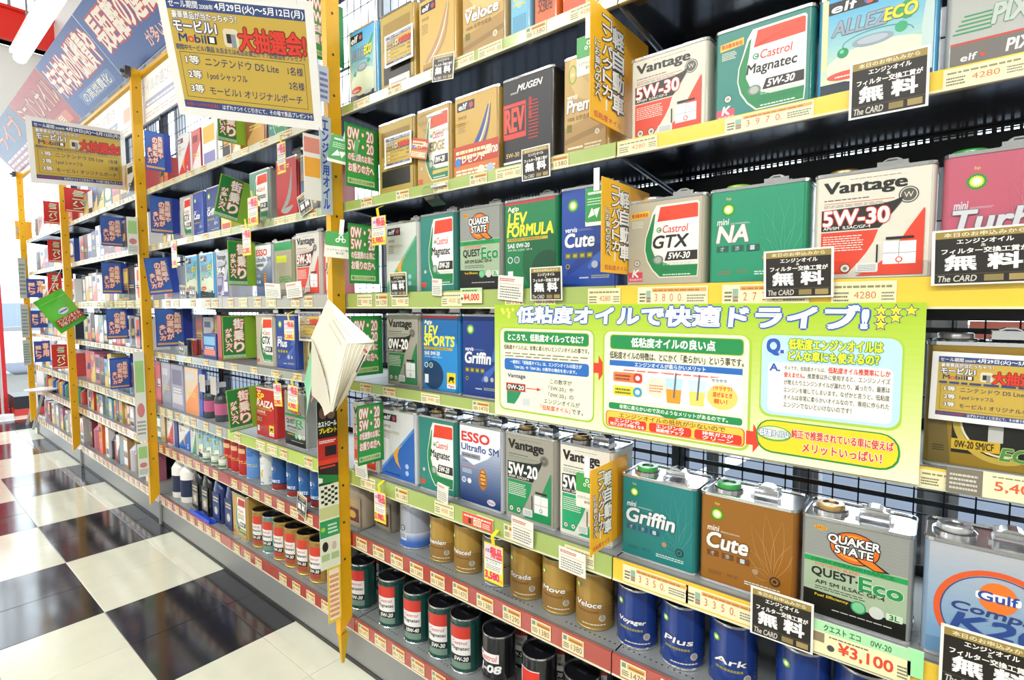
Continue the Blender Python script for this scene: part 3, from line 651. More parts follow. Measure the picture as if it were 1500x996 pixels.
def lev(kind='FORMULA', body='1a7a48', top='b83a3a'):
    def f(p):
        p.rect(0, 0, 1, 1, body); p.rect(0, .97, 1, 1, top)
        if kind == 'FORMULA': p.ell(.75, .3, .4, .35, '14603a'); p.ell(.85, .22, .3, .2, '0f4a30')
        elif kind == 'SPORTS': p.ell(.7, .35, .42, .4, '2a86c8'); p.ell(.3, .2, .3, .2, '123a60')
        p.T('Agip', .05, .88, .28, .95, 'f0ead0', .02)
        p.T('LEV' if kind != 'RAIZA' else 'SP', .06, .74, .45, .87, 'f0e03a', .04, sh=.12); p.T(kind, .04, .60, .96 if kind != 'SPORTS' else .92, .73, 'f0e03a' if kind != 'RAIZA' else 'f2ece0', .04, sh=.12)
        p.rect(.04, .545, .86, .58, 'c8a83a'); p.T('SYNTHETIC TECHNOLOGY', .07, .552, .76, .573, '4a3a10', .01)
        p.T('SAE 0W-20', .05, .47, .50, .52, 'eef0ea', .02); p.T('API SM, ILSAC GF-4', .05, .43, .55, .455, 'd8e0d8')
        p.circ(.10, .33, .055, 'd8e0dc'); p.circ(.10, .33, .04, body); p.circ(.24, .33, .055, 'd8e0dc'); p.circ(.24, .33, .045, '5a7a6a')
        p.rect(.05, .08, .16, .2, 'dfe6e6')
        if kind != 'FORMULA': p.rect(.70, .04, .94, .25, 'f0d020'); p.poly([(.74, .13), (.77, .20), (.87, .2), (.91, .18), (.88, .16), (.89, .12), (.86, .12), (.85, .15), (.79, .15), (.78, .12)], '1a1a18'); p.rect(.7, .04, .94, .10, 'f0f0e8'); p.T('Agip', .73, .05, .91, .09, 'c8302a', .02)
    return f
def esso(p):
    p.grad(0, 0, 1, 1, '1b3468', 'e6e8ea', 12); p.poly([(0, .6), (.35, .5), (.7, .62), (1, .80), (1, .95), (0, .95)], 'dfe3e8')
    p.T('ESSO', .05, .80, .74, .92, 'd8322a', .04); p.T('Ultraflo SM', .04, .68, .96, .765, '2a4a84', .03)
    p.rr(.04, .58, .52, .645, '8a8f98', .02); p.T('Synthetic Blend', .07, .595, .46, .63, '2a2e3a', .01); p.T('5W-20', .06, .52, .2, .545, '4a5060'); p.rect(.04, .47, .45, .478, 'd87a3a')
    p.dash(.06, .38, .3, .44, 'c8d0dc', 3); p.circ(.10, .28, .055, 'dfe3ea'); p.circ(.10, .28, .04, '8a98b8'); p.circ(.24, .28, .05, 'dfe3ea')
    p.ell(.78, .07, .10, .04, 'c8ccd8'); p.T('Esso', .71, .055, .85, .09, 'c8302a', .01, sh=.1)
    p.ell(.58, .34, .10, .14, 'a86a2c'); p.ell(.58, .36, .06, .10, 'd89a4a')
    for i in range(4): p.rect(.52, .26 + i * .05, .64, .272 + i * .05, '3a2412')
def elf(style='gold', sub=''):
    bgc = {'gold': 'c6a050', 'blue': 'd9dadb', 'green': 'd4d8d2', 'red': 'd9d9d9', 'gold2': 'c9a75a'}[style]; sw = {'gold': '34508f', 'blue': '2a62b4', 'green': '4a9a74', 'red': 'c83030', 'gold2': 'b08a6a'}[style]
    def f(p):
        p.rect(0, 0, 1, 1, bgc)
        p.rect(.05, .84, .48, .95, '23222a'); p.T('elf', .09, .86, .30, .93, 'f2f2f0', .03, sh=.1); p.circ(.39, .895, .055, 'c83a3a'); p.arc(.39, .895, .055, .055 * p.w / p.h, .02, '2a4a9a', 60, 240)
        p.T('0W20', .08, .74, .28, .78, '5a4a30', .01); p.dash(.07, .58, .26, .71, '7a6a4a', 5, .35)
        if style in ('gold', 'gold2'):
            swoop(p, .16, .22, .80, .84, sw, .11, .07, 12); swoop(p, .26, .2, .84, .86, 'e8e2cc', .03, .10, 12); swoop(p, .34, .2, .86, .84, sw, .05, .12, 12)
            p.rect(.1, .1, .6, .18, 'a8843c'); p.dash(.1, .1, .8, .16, '6b5226', 1)
        else:
            p.poly([(.0, .12), (.98, .80), (1, .80), (1, .0), (0, .0)], sw); p.poly([(.0, .12), (.98, .80), (.98, .75), (.0, .07)], {'blue': '5a8fd0', 'green': '7ab89a', 'red': 'd85a5a'}[style])
            p.poly([(.66, .52), (.50, .46), (.36, .36), (.44, .24), (.60, .15), (.52, .25), (.50, .36), (.55, .45)], 'e0a43a')
            p.T('EVOLUTION', .1, .66, .55, .70, 'c8b888', .01); p.circ(.78, .22, .05, 'a8c0e0'); p.circ(.78, .12, .05, 'a8c0e0'); p.dash(.1, .04, .6, .09, '1a3a7a', 1)
    return f
def allez(p):
    p.grad(0, 0, 1, 1, '14263c', '6ab4dc', 3); p.grad(0, .16, 1, 1, 'c8d8b4', '4aa4d8', 8); p.ell(.55, .30, .5, .18, 'd8e2c0'); p.rect(.0, .3, .06, 1, 'cfd0a0'); p.poly([(.92, 0), (1, 0), (1, 1), (.96, 1), (.9, .5)], 'b8ccc8')
    p.poly([(0, 0), (1, 0), (1, .1), (.5, .14), (0, .12)], '1c2a38')
    p.rect(.06, .84, .52, .96, '1d1c22'); p.T('elf', .09, .855, .34, .94, 'f4f4f2', .03, sh=.1); p.circ(.44, .90, .05, 'd0504a'); p.arc(.44, .90, .05, .05 * p.w / p.h, .02, '2a6ab0', 60, 240)
    p.T('ALLEZ', .10, .62, .62, .76, '8f9dab', .03, .03, '3f4f60', sh=.2); p.poly([(.62, .68), (.90, .88), (.92, .86), (.75, .68), (.82, .62), (.76, .61), (.70, .66)], '2f9a5a'); p.T('ECO', .58, .64, .86, .75, 'f0d83a', .04, .03, '7a8a3a', sh=.15)
    p.arc(.52, .50, .32, .10, .012, '4a8a98', 0, 200); p.ell(.48, .50, .19, .055, '8a9aa6'); p.ell(.48, .505, .14, .035, 'a8b4be')
    p.circ(.21, .44, .055, '1f8a58'); p.circ(.73, .55, .055, '2fa06a'); p.circ(.20, .455, .02, '6ac89a'); p.ell(.26, .22, .2, .045, 'd84a3a'); p.dash(.14, .205, .38, .235, 'f0d8d0', 1)
    p.T('5W-30', .58, .12, .82, .18, 'c8d0d8', .03); p.dash(.1, .05, .4, .07, 'd8c84a', 1)
def mugen(p):
    p.rect(0, 0, 1, 1, '1b1a1c'); p.T('MUGEN', .30, .86, .82, .93, 'e8e8e8', .03, sh=.35); p.dash(.16, .84, .32, .88, 'a8a8a8', 1)
    p.rect(0, .34, .48, .74, 'd8382e'); p.rect(.02, .40, .46, .70, '2a1614'); p.T('REV', .04, .42, .44, .68, 'e04a3a', .03)
    for i in range(5): p.T('超高性能'[i % 4] * 1, .54, .72 - i * .05, .60, .76 - i * .05, 'c8342c', .02)
    p.dash(.54, .30, .74, .74, 'c0342c', 12, .35); p.T('5W-30', .06, .13, .34, .18, 'c8b070', .02); p.rect(.0, .06, .5, .085, 'e0e0e0'); p.dash(.5, .1, .9, .14, '8a8a8a', 1)
def pixy(p):
    p.rect(0, 0, 1, 1, 'a9aba6'); p.dash(.12, .88, .6, .96, '3a4a44', 3, .45); p.poly([(.40, .64), (.95, .98), (1, .98), (1, .62)], '2f9a50'); p.poly([(.62, .66), (.8, .9), (1, .98), (1, .75)], 'd8a05a'); p.poly([(.70, .70), (.85, .88), (1, .92), (1, .78)], 'a9aba6')
    for i in range(5): p.rect(.02 + i * .03, .33 + i * .035, .44, .345 + i * .035, '2f8a56')
    p.T('PIXY', .44, .36, 1.0, .52, 'b4bcb4', .04, .02, '2f8a56', sh=.2); p.rect(0, .0, 1, .24, '6a6660'); p.rect(0, .24, 1, .26, 'b83a2a'); p.T('elf', .12, .09, .3, .15, 'efe6dc', .02, sh=.1); p.circ(.36, .12, .03, 'c8402a'); p.T('PIXY', .6, .10, .98, .2, 'f0ece4', .03, sh=.15)
def gulf(p):
    p.grad(0, 0, 1, 1, '6a98c0', 'b0b3b8', 8); p.arc(.55, .44, .50, .41, .055, 'd85a2c', 0, 360, 40); p.arc(.55, .44, .445, .36, .012, '3a4a7a', 60, 210, 20)
    p.ell(.55, .62, .15, .135, 'e8762a'); p.rr(.38, .59, .72, .655, 'e8e8ea', .02); p.T('Gulf', .40, .585, .70, .665, '2a4a98', .03)
    p.T('Compact', .20, .42, 1.0, .52, '2f4378', .03, sh=.15); p.T('K20', .20, .27, .92, .42, '2f4a8a', .05, sh=.2); p.T('5W-30 Semi Synthetic', .2, .2, .9, .245, 'c87a5a', .01); p.dash(.3, .08, .8, .14, '5a6a8a', 2)
def turbo(p):
    bp('Turbo', 'mini', 'b8586c', 'c87484', 'c8ccd0', '7a4a5a', (.27, .78, .11), .42, '70606a', .95)(p)
def mobil(p):
    p.rect(0, 0, 1, 1, '8f7324'); p.poly([(0, 0), (.2, 0), (.12, .6), (0, 1)], '6a5a2a'); p.rect(.2, .10, 1, .56, '141414'); p.arc(.62, .40, .42, .36, .06, 'b8a044', 100, 290); p.arc(.62, .40, .36, .3, .02, 'd8d0b0', 100, 290)
    p.rect(.5, .22, .62, .55, 'b8b8b4'); p.rect(.2, .13, .6, .22, 'c8a42a'); p.T('0W-20 SM/CF', .23, .145, .55, .205, '2a2410', .02); p.T('ECO', .6, .08, .98, .18, '4a8a3a', .04, .03, 'd8d0a0', sh=.2); p.dash(.04, .1, .14, .16, '3a3010', 3)
def round_castrol(name='Magnatec', grade='10W-30', red='c8382c', body='1c4a44'):
    def f(p):
        p.rect(.18, .06, .82, .93, body)
        p.rect(.28, .66, .72, .90, red); p.rect(.28, .34, .72, .66, 'e2e0dc'); p.T('Castrol', .33, .55, .66, .62, 'c8382c', .01, sh=.15); p.T(name, .30, .42, .70, .51, '1f1e1e', .02, sh=.12)
        p.rect(.28, .20, .72, .33, '181818'); p.T(grade, .38, .225, .68, .305, 'e8e8e4', .03, sh=.2); p.rect(.28, .07, .72, .20, '6f8a7a' if body != '9a7a3a' else 'a84a34')
    return f
def round_bp(name='Velnova', body='a8853c', gold=True):
    def f(p):
        if gold: p.rect(.0, .0, 1, .45, '8f6d34'); p.rect(0, .45, 1, .455, 'c8a860')
        bp_ = .26; p.star(bp_, .78, .055, '6fa83a', 14, .8); p.star(bp_, .78, .03, 'f0ecc0', 12, .8)
        p.T(name, .24, .40, .66, .50, 'eceae6', .03, .03, '3a2a1a' if gold else '14204a', sh=.12); p.dash(.26, .29, .62, .35, '7a4a28' if gold else '8a8a4a', 1, .7)
        p.circ(.68, .20, .055, 'c0bcb0'); p.circ(.68, .20, .04, '9a968a'); p.dash(.35, .06, .75, .10, 'd8d0b8', 1); p.dash(.86, .1, .98, .7, '2c2416' if gold else '121c40', 9, .5)
    return f
def round_white(p):
    p.rect(0, 0, 1, .22, '3a62b0'); p.grad(0, .1, 1, .35, '3f66b2', 'c4cad6', 5); p.circ(.38, .46, .05, '1d1d20'); p.circ(.38, .46, .035, 'e8e8ea'); p.circ(.38, .46, .015, '303034')
    p.rect(.30, .16, .46, .34, 'e6e6e6')
    for i in range(8): p.rect(.31 + i * .018, .2, .318 + i * .018, .33, '30303a')
    p.dash(.55, .35, .85, .9, '9aa2b8', 12, .3)
def round_08(p):
    p.rect(.15, .55, .62, .72, 'e8e6e4'); p.T('Castrol', .2, .58, .58, .69, 'c8342c', .01, sh=.15); p.T('J-08', .18, .32, .66, .50, 'e4e4e4', .04, sh=.15); p.grad(0, 0, 1, .25, '9a9a9c', '3a3a3c', 4)
def round_r(p):
    p.rect(.2, .3, .6, .8, 'd83a2a'); p.rect(.2, .8, .6, .815, 'e8e8e8'); p.rect(.2, .3, .23, .8, 'e8e8e8'); p.rect(.25, .1, .6, .3, 'e4e4e2')
def total(p):
    p.grad(.0, .2, 1, 1, '1f5a9a', '14406f', 5); p.rect(0, 0, 1, .17, '8a2a24'); p.circ(.42, .62, .17, '3a7ab8'); p.circ(.42, .62, .13, '7ab4dc'); p.circ(.40, .64, .07, 'd8e8f0'); p.circ(.45, .66, .045, 'c83a34'); p.T('QUARTZ', .24, .20, .72, .30, 'e8eef4', .03)
def plain(c1, c2, c3, seed=0):
    def f(p):
        rd = random.Random(seed); k = rd.randrange(4); p.rect(0, 0, 1, 1, c1)
        if k == 0: p.rect(.08, .55, .92, .9, c2); p.rect(.08, .12, .92, .35, c3)
        elif k == 1: p.poly([(0, .2), (1, .7), (1, 0), (0, 0)], c2); p.rect(.1, .72, .7, .88, c3)
        elif k == 2: p.ell(.5, .6, .35, .25, c2); p.rect(.1, .1, .9, .28, c3)
        else: p.rect(.35, .08, .95, .92, c2); p.rect(.45, .4, .95, .6, c3)
        p.dash(.15, .38, .85, .50, rd.choice(['e8e8e0', '2a2a2a', 'd8c060']), 2, .5)
    return f
def sheet(det=2):
    """prize draw sheet, gold with navy bands"""
    def f(p):
        p.rect(0, 0, 1, 1, 'eceae6'); p.rect(.055, .075, .945, .935, 'c3a546'); p.rect(.055, .85, .945, .935, '34477a'); p.rect(.055, .075, .945, .135, '34477a')
        p.T('セール期間', .07, .865, .26, .92, 'f0f0f0', .01); p.T('2008年', .27, .865, .36, .905, 'e8e8e8', .01)
        p.T('4月29日(火)〜5月12日(月)', .37, .86, .935, .925, 'f4f4f4', .02)
        p.T('豪華景品が当たっちゃう！', .08, .785, .50, .84, 'f0ece0', .02, .06, '34477a'); p.T('モービル1', .08, .69, .36, .775, 'f2efe6', .03, .08, '34477a')
        p.T('M', .10, .61, .155, .67, '23346a', .03); p.T('o', .16, .61, .20, .655, 'd8402c', .03); p.T('bil', .205, .61, .28, .67, '23346a', .03); p.rect(.29, .61, .35, .67, '16161c'); p.T('1', .305, .62, .335, .66, 'f0f0f0', .03)
        p.rr(.40, .60, .50, .74, 'd8cdb0', .02); p.rect(.42, .63, .47, .70, '2a2620'); p.rect(.45, .60, .48, .70, '8a8f9a')
        p.T('大抽選会!', .50, .585, .93, .755, 'd83a2a', .03, .05, '7a2a20')
        p.T('期間中モービル1製品 3L缶または4L缶お買上げで下記景品をプレゼント', .07, .545, .93, .59, '34477a', .005) if det > 1 else p.dash(.07, .545, .93, .59, '34477a', 1, .7)
        p.frame(.085, .165, .915, .53, '3a3a38', .003)
        for i, (a, b, c) in enumerate([('1等', 'ニンテンドウ DS Lite', '1名様'), ('2等', 'I pod シャッフル', '2名様'), ('3等', 'モービル1 オリジナルポーチ', '')]):
            y = .425 - i * .115; p.T(a, .12, y + .015, .21, y + .08, 'f4f0e6', .02, .09, '3a3f50'); p.T(b, .25, y + .01, .74 if i == 0 else .52 if i == 1 else .88, y + .075, '2f3c60', .01)
            if c: p.T(c, .80, y + .005, .90, y + .07, '2f3c60', .01)
        p.T('お買い上げの方全員に', .07, .09, .30, .12, 'c8402c', .01); p.T('はずれナシ!! くじ引きにて、その場で景品プレゼント!!', .32, .085, .935, .125, 'f0f0ee', .01)
    return f
def muryo(p):
    p.rect(0, 0, 1, 1, 'ebe8de'); p.rect(.035, .03, .965, .965, '26221e'); p.rect(.035, .84, .965, .965, '9a8444'); p.T('本日のお申込みから', .12, .865, .88, .94, 'e6dcb8', .02)
    p.T('エンジンオイル', .25, .735, .78, .815, 'f0ece2', .03); p.T('&', .48, .67, .53, .72, 'e8e4d8'); p.T('フィルター交換工賃が', .10, .56, .92, .655, 'f0ece2', .03); p.T('無 料', .14, .27, .86, .53, 'f6f4ee', .05)
    p.T('The CARD', .07, .06, .45, .17, 'c8c4b8', .02, sh=.2); p.rect(.52, .06, .70, .17, '8a7a4a'); p.rect(.75, .06, .93, .17, 'a08c58'); p.rect(.04, .19, .96, .20, '5a5240')
def tokuka(price='3,580', c='e8c82a'):
    def f(p):
        p.rect(0, 0, 1, 1, 'e8d22c'); p.rect(.04, .03, .96, .97, 'efe9dc'); p.rect(.04, .62, .96, .97, 'eec9d4'); p.T('お買', .08, .76, .30, .86, '3a6ab0', .02); p.T('得品', .34, .66, .94, .93, 'd8322c', .05)
        p.rect(.06, .585, .94, .605, '23201e'); p.T('エコスター', .12, .50, .85, .565, '2a2a2a', .01); p.dash(.1, .34, .9, .48, '5a5a5a', 3, .4); p.rect(.04, .03, .96, .30, 'f0d83a'); p.T(price, .06, .06, .80, .27, 'd8286a', .05); p.T('円', .82, .06, .95, .14, 'd8286a', .02)
    return f
def perp(kind):
    def f(p):
        if kind == 'y':
            p.rect(0, 0, 1, 1, 'eaa51c'); p.rect(0, 0, .56, 1, 'f4b81e')
            p.V('軽自動車', .34, .14, .53, .92, 'f4f2ea', .035, .07, '2c3558'); p.V('コンパクトカー', .17, .12, .325, .95, 'f2efe6', .03, .07, '2c3558'); p.V('にお乗りの方へ', .055, .18, .145, .70, 'f0ecd8', .02, .08, '3a4468'); p.T('低粘度オイル', .05, .03, .5, .085, 'c83a5a', .01)
        elif kind == 'w':
            p.rect(0, 0, 1, 1, '1f8438'); p.rect(.04, .05, .86, .97, '2f9a44'); p.rect(.04, .05, .86, .14, 'b8d090')
            p.T('0W・20', .07, .77, .84, .94, 'f2efe4', .03, .05, 'c8302c'); p.T('5W・20', .07, .58, .84, .74, 'f2efe4', .03, .05, 'c8302c'); p.T('の低燃費のお車に', .07, .42, .84, .54, 'f2efe4', .02, .05, 'c8302c'); p.T('お乗りの方へ', .07, .24, .84, .38, 'f2efe4', .03, .05, 'c8302c'); p.T('購入いただいたお客様', .08, .07, .82, .12, '2a5a3a', .01)
        elif kind == 'm':
            p.rect(0, 0, .68, 1, '1c7c36'); p.rect(.66, 0, 1, 1, '86b02c'); p.rect(.02, .03, .66, .10, 'b8c8b0'); p.frame(0, 0, .68, 1, '8ab43a', .02)
            p.V('街乗り', .33, .15, .62, .95, 'f2efe6', .04, .05, 'd8322a'); p.V('が多い方へ', .08, .16, .27, .72, 'f2efe6', .03, .07, 'd8322a'); p.T('DRIVERS OIL CAR', .05, .04, .62, .085, '4a7a54')
        elif kind == 'b':
            p.rect(0, 0, .76, 1, '3a62ac'); p.rect(.74, 0, 1, 1, '283a94'); p.rect(.03, .05, .74, .10, 'd8a060'); p.frame(0, 0, .76, 1, '2a3a8a', .02)
            p.V('長距離や', .49, .32, .68, .90, 'f0d8c8', .04, .07, 'c8402c'); p.V('の運転が', .29, .18, .47, .86, 'f0d8c8', .04, .07, 'c8402c'); p.V('多い方', .09, .16, .26, .58, 'f0d8c8', .03, .07, 'c8402c')
        elif kind == 'r':
            p.rect(0, 0, 1, 1, 'c42a26'); p.V('ミニバン', .30, .12, .75, .92, 'e8ecc8', .04, .07, '4a2a20'); p.rect(.05, .04, .95, .08, 'e0c8b8')
        else:
            p.rect(0, 0, 1, 1, '264a98'); p.V('軽トラ', .10, .15, .44, .8, 'f0d0b8', .03, .07, 'b84a3a'); p.V('専用', .55, .25, .9, .92, 'f0d0b8', .03, .07, 'b84a3a')
    return f
def eco(side=0):
    def f(p):
        p.rr(0, 0, 1, 1, 'e4dfd2', .08)
        if side == 0: p.rr(0, .45, 1, 1, '3f9a4c', .08); p.circ(.5, .8, .08, 'dfe8d8'); p.circ(.40, .68, .07, 'dfe8d8'); p.circ(.60, .68, .07, 'dfe8d8'); p.circ(.5, .8, .04, '3f9a4c'); p.circ(.4, .68, .035, '3f9a4c'); p.circ(.6, .68, .035, '3f9a4c'); p.T('エコアクション実施中', .08, .26, .92, .34, '3a5a44', .01); p.T('協力店', .38, .14, .62, .22, '3a5a44', .01)
        else: p.rr(0, .10, 1, 1, '2f8f44', .08); p.dash(.12, .82, .88, .9, 'dfeadb', 1, .8); p.dash(.1, .55, .9, .76, 'b8d8b4', 3, .4); p.poly([(.12, .22), (.30, .48), (.42, .28)], 'e4e8dc'); p.poly([(.36, .42), (.64, .46), (.5, .2)], 'e4e8dc'); p.rect(.74, .22, .90, .44, 'a8c8a8')
    return f
# ================================================================ CANS OF THE TWO NEAREST BAYS
G4 = 'four litre tins in the bay right of the nearest yellow post'; G3 = 'three litre tins in the nearest bay'
H3, H4 = .166, .207
def row(lv, items, g):
    for (u0, u1, v, h, body, des, lab, *kw) in items:
        k = kw[0] if kw else {}; y = k.get('y', .03)
        tin(lab, along(u0, v, y), along(u1, v, y), lv, des, body, h=h, y=y, cap=k.get('cap', 'c8c8c8'), group=g, d=k.get('d', .1), rz=k.get('rz', 0), key=k.get('key'), detail=k.get('detail', True))
row(1, [(510, 553, 100, .226, '5aa8d8', allez, 'sky blue oil tin on the top shelf, just right of the nearest yellow post', dict(cap='2f9a5a', key='allez')),
        (556, 608, 100, .222, 'b09040', plain('b59a4c', '9a7c34', '1c1c1a', 2), 'gold oil tin on the top shelf with a printed prize sheet on its front'),
        (612, 668, 60, H4, 'c6a050', elf('gold2'), 'gold oil tin with a brown blade shape, on the top shelf'),
        (675, 741, 40, H4, 'b99a6a', bp_gold('Veloce'), 'tan gold oil tin with a large white name, on the top shelf'),
        (745, 777, 22, H4, '6fb0cc', plain('6fb0cc', '8ac4dc', '5a98b8', 5), 'narrow light blue tin on the top shelf beside the orange one'),
        (780, 817, 22, H4, 'd8602a', lambda p: (p.rect(0, 0, 1, 1, 'd8602a'), p.T('交換用', .15, .2, .85, .36, '5a2a10', .02), p.rect(.1, .45, .9, .8, 'e07a3a')), 'orange carton on the top shelf between blue and yellow ones', dict(detail=False)),
        (821, 862, 22, H4, 'e0b83a', plain('e8c43a', 'd8502a', 'f0e8c0', 3), 'yellow carton at the right end of the top shelf', dict(detail=False))], 'containers on the top shelf of the second nearest bay')
row(2, [(553, 607, 230, H4, 'a88a3c', plain('b09648', '8a6f30', '1c1c1a', 2), 'gold oil tin with a prize sheet, second shelf, beside the green grade sign'),
        (609, 661, 220, H4, 'b89650', castrol('EDGE', '0W-20', 'b89650', False, 'd8482c', '2a7a4a', gold=True), 'gold oil tin with a red and white panel on the second shelf'),
        (664, 731, 200, H4, 'c09a4a', elf('gold'), 'gold oil tin with a dark blue blade shape behind a red flyer'),
        (734, 812, 170, H4, '18171a', mugen, 'black oil tin with a red square and white italics, second shelf'),
        (823, 892, 170, H4, 'bf9d5a', bp_gold('Premio'), 'pale gold oil tin half behind the upper yellow sign, second shelf')], G4)
row(2, [(922, 1038, 130, H3 - .005, 'd0cbba', vantage(), 'cream and red oil tin on the second shelf, first right of the yellow sign'),
        (1045, 1192, 110, H3 - .005, '2c7f74', castrol('Magnatec', '5W-30'), 'teal oil tin with white and red panel on the second shelf of the nearest bay', dict(cap='c83a2a')),
        (1196, 1376, 70, H3 - .005, '4a9cc8', allez, 'sky blue oil tin behind a black notice card on the second shelf', dict(cap='2f9a5a')),
        (1383, 1545, 60, H3 - .005, 'a9aba6', pixy, 'grey oil tin with a green triangle at the right edge of the second shelf')], G3)
row(3, [(563, 612, 345, H4 - .008, 'cfd2cc', elf('green'), 'grey oil tin with a green slope and orange stroke, third shelf'),
        (614, 668, 370, H4, '2c7468', castrol('Magnatec', '0W-20', kei=False), 'dark teal tin, third shelf, left of the grey tin with an orange Q'),
        (671, 735, 350, H4, '8f928b', quest(), 'grey and green oil tin with an orange Q, third shelf'),
        (737, 817, 350, H4, '1a7a48', lev(), 'green oil tin with big yellow slanted letters, third shelf'),
        (819, 905, 350, H4 + .005, '24479a', bp_blue('Cute'), 'bright blue oil tin left of the middle yellow sign, third shelf')], G4)
row(3, [(916, 1033, 350, H3, 'b8b09a', castrol('GTX', '5W-30', 'b8b09a'), 'beige oil tin with a green swoosh and red block, third shelf, nearest bay'),
        (1037, 1183, 350, H3, '1f8f68', bp('NA', 'mini', '248f6a', '4aa888', 'dfe0dc', '2a5a4c', (.19, .80, .085), .5, '8a6a4a', .36, '5W-30'), 'emerald green oil tin on the third shelf of the nearest bay', dict(cap='8ab83a')),
        (1190, 1371, 330, H3, 'd6d2c4', vantage(), 'cream oil tin with a red foot between the emerald and pink tins', dict(cap='b9975c')),
        (1378, 1560, 320, H3 + .004, 'b8586c', turbo, 'pink oil tin at the right edge of the third shelf', dict(cap='3a9a4a'))], G3)
row(4, [(565, 615, 510, H4, '9a9788', vantage('2a7a4a', '0W-20', '9d9a8c', white=True), 'grey oil tin with a green foot and white numbers, fourth shelf'),
        (617, 673, 520, H4, '1f78b8', lev('SPORTS', '1f6aa8', 'c83a2a'), 'blue oil tin with yellow slanted letters, fourth shelf'),
        (675, 735, 520, H4, '1f3a80', bp_blue('Griffin', '1f3a80', .7), 'navy blue oil tin with silver name at the left edge of the big green sign'),
        (740, 812, 520, H4, '24479a', bp_blue('Griffin', '24479a', .7), 'blue oil tin behind the left part of the big green sign')], G4)
row(4, [(1353, 1560, 590, H3 + .01, '8f7324', mobil, 'dark gold oil tin right of the big green sign, carrying a prize sheet')], G3)
row(5, [(515, 553, 630, H4, 'cfcabb', vantage('d8432c', '10W-30'), 'cream and red oil tin behind the lowest green grade sign, fifth shelf'),
        (557, 609, 650, H4, 'd0d2d4', elf('blue'), 'white oil tin with a blue slope and orange stroke, fifth shelf'),
        (612, 668, 660, H4, '2c7468', castrol('Magnatec', '5W-20', kei=False), 'dark teal oil tin with white and red panel on the fifth shelf', dict(cap='b9975c')),
        (671, 736, 680, H4, 'b8bcc4', esso, 'white to navy oil tin with red capital letters, fifth shelf', dict(cap='b8b0a0')),
        (738, 814, 700, H4, '9a988e', vantage('1f8a54', '5W-20', '9a978a', '1f2420', white=True), 'grey oil tin with a green foot, fifth shelf, next to the white one', dict(cap='b9975c')),
        (817, 897, 720, H4, 'dad6c8', vantage('1fa06a', '5W-20', 'dcd8cb', '1f2420', white=True), 'off-white oil tin with a bright green foot behind the lowest yellow sign, fifth shelf', dict(cap='b9975c'))], G4)
row(5, [(908, 1020, 770, H3, '1f7a78', bp('Griffin', 'mini', '1f7a78', '4a9a94', 'e0e2e2', '2a5470', (.17, .83, .075), .50, '2a5a60', .70), 'teal oil tin with a green cap on the fifth shelf, nearest bay', dict(cap='2f9a3a')),
        (1023, 1168, 800, H3, '8f5a1c', bp('Cute', 'mini', '93601e', 'b88a4a', 'e2e0dc', '6b3f14', (.17, .80, .085), .46, '6a4a24', .47), 'brown oil tin with a green cap on the fifth shelf, nearest bay', dict(cap='2f9a3a')),
        (1171, 1340, 830, H3, '8c8f8a', quest(), 'grey and green oil tin with an orange Q and brass cap, fifth shelf, nearest bay', dict(cap='b9975c')),
        (1349, 1570, 880, H3 + .006, '8aa0b8', gulf, 'silver blue oil tin with an orange ring, fifth shelf, right edge of the photo')], G3)
# round cans
RC6 = [(611, 770, .130, .050, 'b4bac8', round_white, 'tall white and blue round can on the sixth shelf', 'white'),
       (652, 760, .125, .043, 'b08c40', round_bp('Stenlen'), 'gold round can on the sixth shelf, first right of the white and blue can', None),
       (688, 770, .125, .043, 'b08c40', round_bp('Veloced'), 'second gold round can from the white and blue can, sixth shelf', None),
       (731, 800, .125, .043, '8a8a80', plain('7d7a70', 'b8b0a0', '4a4a44', 4), 'grey round can behind the hanging red and yellow price tag, sixth shelf', None),
       (773, 830, .125, .043, 'b08c40', round_bp('Strada'), 'gold round can just right of the hanging price tag, sixth shelf', None),
       (821, 840, .125, .043, 'b08c40', round_bp('Move'), 'gold round can on the sixth shelf, second from the first blue can', None),
       (872, 860, .125, .043, 'a8843c', round_bp('Veloce'), 'gold round can beside the first blue can on the sixth shelf', None),
       (934, 900, .125, .043, '1f3c84', round_bp('Voyager', '1f3c84', False), 'dark blue round can on the sixth shelf, leftmost of the blue ones', None),
       (1000, 920, .125, .043, '1f3c84', round_bp('Plus', '1f3c84', False), 'second dark blue round can from the left on the sixth shelf', None),
       (1074, 950, .125, .043, '1f3c84', round_bp('Ark', '1f3c84', False), 'third dark blue round can from the left on the sixth shelf', None),
       (1176, 980, .125, .043, '1f3c84', round_bp('Plus', '1f3c84', False), 'blue round can under the black notice card, sixth shelf', None),
       (1262, 990, .125, .043, '1f3c84', round_bp('Ark', '1f3c84', False), 'rightmost blue round can at the bottom edge of the photo', None)]
PX, PR = -9, 0
for (u, v, h, r, body, des, lab, key) in RC6:
    y = .035; xx = max(along(u, v, y + r), PX + PR + r + .002); PX, PR = xx, r; round_can(lab, xx, 6, des, body, r=r, h=h, y=y, key=key, lid='2a2c30' if h > .2 else '8a8270' if body not in ('1f3c84',) else '23262c', group='round cans on the sixth shelf', rim='b09a60' if body in ('b08c40', 'a8843c') else None, rz=.32)
GC = '1c4a44'
